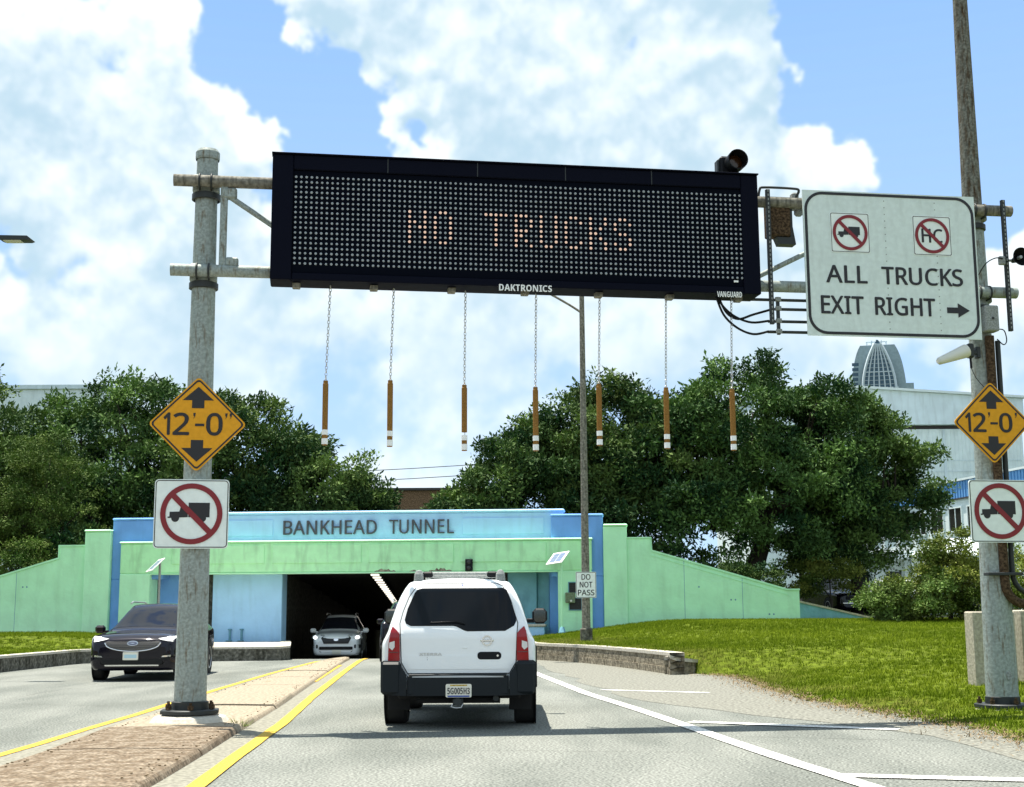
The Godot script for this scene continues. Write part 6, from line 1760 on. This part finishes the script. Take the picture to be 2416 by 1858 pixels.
# ------------------------------------------------------------------ buildings beyond
func make_buildings() -> void:
	var s: SurfaceTool
	# white warehouse with a shallow gable
	var t := thing("warehouse", "big pale blue white metal warehouse with a shallow sloping roof, behind the right pole", "warehouse", Vector3(0, 1.0, -110.0), 0.0)
	s = S(); prism(s, poly([20, -1, 42.1, -1, 42.1, 15.1, 20, 15.1]), -22, 0); put(t, "lower_wall", s, mats.white_wall)
	s = S(); prism(s, poly([20, 15.42, 42.15, 15.42, 42.15, 17.55, 27.0, 18.55, 20, 18.2]), -22, 0.5); put(t, "upper_wall", s, mats.siding)
	boxp(t, "dark_gap", Vector3(19.9, 15.1, -21), Vector3(42.05, 15.42, -0.2), mats.dark_gap)
	s = S(); prism(s, poly([19.8, 18.20, 27.0, 18.56, 42.3, 17.56, 42.3, 17.75, 27.0, 18.76, 19.8, 18.4]), -22.3, 0.8); put(t, "roof_edge", s, mats.roof_metal)
	for k in 40:
		s = S(); box(s, Vector3(30.2 + k * 0.3, 10.0, 0.03), Vector3(0.06, 10.1, 0.05), 0.0); put(t, "rib", s, mats.white_wall)
	for y in [8.2, 10.3, 11.6, 12.5]: boxp(t, "joint", Vector3(33.5, y - 0.03, 0.06), Vector3(41.9, y + 0.03, 0.075), mats.siding)
	boxp(t, "door_edge", Vector3(35.5, 3, 0.04), Vector3(35.7, 15.0, 0.10), mats.siding)
	# long white office wing with the blue band, seen along its wall
	var dir := Vector3(-0.181, 0, -0.983).normalized()
	var w := thing("office_wing", "white office wing with a ribbed blue fascia and dark windows, right edge", "building", Vector3(26.7, 1.0, -70.0), atan2(dir.z, -dir.x))
	var L := 26.0
	boxp(w, "wall", Vector3(-L, -1.0, -12), Vector3(16, 6.65, 0), mats.white_wall)
	boxp(w, "band_backing", Vector3(-L, 6.652, -12), Vector3(16, 7.6, 0.05), mats.band_blue)
	for k in 74:
		s = S(); box(s, Vector3(4.0 - k * 0.3, 7.12, 0.075), Vector3(0.13, 0.93, 0.06), 0.0); put(w, "fascia_rib", s, mats.band_blue)
	boxp(w, "roof_edge", Vector3(-L - 0.1, 7.603, -12), Vector3(16.1, 7.72, 0.18), mats.roof_metal)
	boxp(w, "band_edge", Vector3(-L - 0.1, 6.58, 0.003), Vector3(16.1, 6.65, 0.12), mats.dark_gap)
	for k in range(-2, 9):
		for f in 2:
			var x := -2.3 - 1.36 - k * 2.12
			var y0 := 4.85 if f == 0 else 1.3
			if f == 1 and k < 2: continue
			s = S(); box(s, Vector3(x + 0.68, y0 + 0.62, 0.0), Vector3(1.4, 1.26, 0.05), 0.0); var win := put(w, "window", s, mats.window_dark)
			s = S(); band(s, rect(x - 0.09, y0 - 0.09, x + 1.45, y0 + 1.33), rect(x - 0.02, y0 - 0.01, x + 1.38, y0 + 1.25), 0.0, 0.07); box(s, Vector3(x + 0.68, y0 + 0.62, 0.04), Vector3(0.05, 1.24, 0.03), 0.0); put(win, "frame", s, mats.white_wall)
	# small white porch with a hipped roof
	t = thing("porch", "small white building with a pale hipped metal roof and dark door, before the office wing", "building", Vector3(21.6, 1.2, -66.5), deg_to_rad(-14.0))
	boxp(t, "wall", Vector3(-1.9, -0.5, -3.0), Vector3(2.6, 2.75, 0), mats.white_wall)
	s = S()
	var e := [Vector3(-2.1, 2.78, 0.25), Vector3(2.8, 2.78, 0.25), Vector3(2.8, 2.78, -3.2), Vector3(-2.1, 2.78, -3.2)]
	var r0 := Vector3(-0.3, 3.72, -1.4); var r1 := Vector3(1.0, 3.72, -1.4)
	quad(s, e[0], e[1], r1, r0); quad(s, e[2], e[3], r0, r1); tri(s, e[1], e[2], r1); tri(s, e[3], e[0], r0); quad(s, e[3], e[2], e[1], e[0])
	var rf := put(t, "roof", s, mats.roof_metal)
	for k in 9:
		s = S(); tube(s, [Vector3(-1.8 + k * 0.55, 2.80, 0.25), Vector3(clampf(-1.8 + k * 0.55, -0.3, 1.0), 3.73, -1.4)], 0.018, 5); put(rf, "seam", s, mats.white_wall)
	boxp(t, "eave", Vector3(-2.1, 2.66, 0.003), Vector3(2.8, 2.775, 0.26), mats.siding)
	boxp(t, "door", Vector3(-0.3, 0.0, -0.05), Vector3(1.9, 2.0, 0.02), mats.window_dark)
	boxp(t, "door_head", Vector3(-0.4, 2.003, 0.0), Vector3(2.0, 2.25, 0.03), mats.siding)
	t = thing("entrance", "white pillared entrance with dark openings, left of the hipped porch", "building", Vector3(18.9, 1.2, -69.0), deg_to_rad(-14.0))
	boxp(t, "wall", Vector3(-3.4, -0.5, -2.0), Vector3(1.6, 2.9, 0), mats.white_wall)
	for x in [-2.9, -1.5, 0.1]:
		boxp(t, "doorway", Vector3(x, 0.0, -0.05), Vector3(x + 0.75, 2.1, 0.02), mats.window_dark)
		boxp(t, "pillar", Vector3(x + 0.9, -0.4, 0.1), Vector3(x + 1.2, 2.7, 0.4), mats.white_wall, 0.02)
	boxp(t, "cornice", Vector3(-3.6, 2.71, 0.003), Vector3(1.8, 3.1, 0.5), mats.white_wall, 0.02)
	# grey louvred box at the right edge
	t = thing("plant_unit", "grey louvred equipment cabinet at the right edge behind the conduits", "cabinet", Vector3(18.9, 1.0, -47.5), 0.0)
	boxp(t, "casing", Vector3(-0.75, -0.3, -1.0), Vector3(2.6, 3.1, 0), mats.siding, 0.02)
	for k in 7: boxp(t, "louvre", Vector3(-0.6, 1.95 + k * 0.15, 0.003), Vector3(2.4, 2.05 + k * 0.15, 0.05), mats.galvanised, 0.01)
	boxp(t, "shelf", Vector3(-0.85, 1.6, 0.003), Vector3(2.7, 1.68, 0.25), mats.white_wall)
	# far tower with a pointed glass crown
	t = thing("tower", "distant tower with a tapering curved glass crown, seen under the guide sign", "tower", Vector3(116.5, 0, -420.0), deg_to_rad(-12.0))
	var hw := func(y: float) -> float: return 3.2 + 5.2 * sqrt(maxf(0.0, 1.0 - pow((y - 69.0) / 17.5, 2.0)))
	boxp(t, "shaft", Vector3(-8.5, 0, -17), Vector3(8.5, 69.5, 0), mats.tower_stone)
	boxp(t, "side_block", Vector3(7.4, 0, -14), Vector3(10.6, 72.3, -1), mats.tower_stone)
	var prof := PackedVector2Array()
	for k in 13: prof.append(Vector2(hw.call(70.0 + k * 1.25), 69.6 + k * 1.28))
	var full := prof.duplicate()
	for k in range(12, -1, -1): full.append(Vector2(-prof[k].x, prof[k].y))
	s = S(); prism(s, full, -16, -1.2); put(t, "crown_wall", s, mats.tower_stone)
	# pointed glass front
	var gl := PackedVector2Array()
	var gw := func(y: float) -> float: return 5.6 * (1.0 - pow(clampf((y - 70.0) / 16.8, 0.0, 1.0), 1.9))
	for k in 15: gl.append(Vector2(gw.call(70.0 + k * 16.6 / 14.0) + 0.1, 69.7 + k * 16.6 / 14.0))
	var gp := gl.duplicate()
	for k in range(14, -1, -1): gp.append(Vector2(-gl[k].x, gl[k].y))
	s = S(); prism(s, gp, -2.0, 0.5); var gm := put(t, "glass_front", s, mats.tower_glass)
	for k in range(-3, 4):
		var pts := []
		for j in 12:
			var y := 70.0 + j * 1.37
			pts.append(Vector3(k * gw.call(y) / 3.3, y, 0.6))
		s = S(); tube(s, pts, 0.22 if absi(k) < 3 else 0.45, 5); put(gm, "glass_rib", s, mats.tower_rib)
	for j in 11:
		var y := 70.6 + j * 1.35
		s = S(); box(s, Vector3(0, y, 0.55), Vector3(gw.call(y) * 1.95, 0.10 if j != 4 else 0.3, 0.12), 0.0); put(gm, "floor_line", s, mats.tower_rib)
	for k in 8:
		boxp(t, "lower_pier", Vector3(-6.0 + k * 1.6, 66.0, 0.003), Vector3(-5.4 + k * 1.6, 71.0, 0.8), mats.tower_rib)
	for k in 5:
		boxp(t, "crown_post", Vector3(-3.3 + k * 1.5, 84.9, -3), Vector3(-2.9 + k * 1.5, 87.0 - absf(k - 2) * 0.3, -2.6), mats.tower_rib)
	boxp(t, "crown_rail", Vector3(-3.4, 86.1, -3.1), Vector3(3.2, 86.35, -2.5), mats.tower_rib)
	for k in 6:
		boxp(t, "side_window", Vector3(-8.1, 70.4 + k * 1.6, -1.25), Vector3(-6.6 + k * 0.12, 71.4 + k * 1.6, -1.15), mats.tower_glass)
	# brick building in the gap and pale one at far left
	t = thing("brick_building", "brown brick building with a dark roof edge seen in the gap between the trees", "building", Vector3(-7.2, 1.0, -110.0), 0.0)
	boxp(t, "wall", Vector3(-6, -1, -10), Vector3(6, 10.25, 0), mats.brick_roof)
	boxp(t, "roof_edge", Vector3(-6.2, 10.253, -10.2), Vector3(6.2, 10.45, 0.2), mats.dark_gap)
	for x in [-0.6, 2.2]: boxp(t, "wall_lamp", Vector3(x + 1.2, 8.6, 0.003), Vector3(x + 1.35, 8.9, 0.2), mats.dark_steel)
	t = thing("pale_building", "flat roofed pale building just showing above the trees at far left", "building", Vector3(-46.0, 1.0, -130.0), 0.0)
	boxp(t, "wall", Vector3(-9, -1, -12), Vector3(6, 22.2, 0), mats.white_wall)
	boxp(t, "roof_edge", Vector3(-9.2, 22.203, -12.2), Vector3(6.2, 22.6, 0.2), mats.siding)
	# wires across the gap, on poles hidden in the trees
	for q in [[9.35, "upper wire across the gap between the trees"], [8.78, "lower wire across the gap between the trees"]]:
		t = thing("overhead_wire", q[1], "wire", Vector3(0, q[0], -75.0), 0.0, "wires across the gap")
		var pts := []
		for k in 15:
			var x := -22.0 + k * 38.0 / 14.0
			pts.append(Vector3(x, (x + 5.5) * 0.052 + 0.004 * (x + 5.5) * (x + 5.5) * 0.5, 0))
		s = S(); tube(s, pts, 0.022, 5); put(t, "wire", s, mats.dark_steel)
	for x in [-22.0, 16.0]:
		t = thing("utility_pole", ["wooden pole in the trees left of the gap carrying the wires", "wooden pole in the trees right of the gap carrying the wires"][0 if x < 0 else 1], "pole", Vector3(x, 1.0, -75.06), 0.0)
		s = S(); tube(s, [Vector3(0, -0.5, 0), Vector3(0, 10.4, 0)], [0.16, 0.11], 10); put(t, "pole", s, mats.bark)
		boxp(t, "cross_arm", Vector3(-0.6, 10.0, -0.06), Vector3(0.6, 10.12, 0.06), mats.bark)
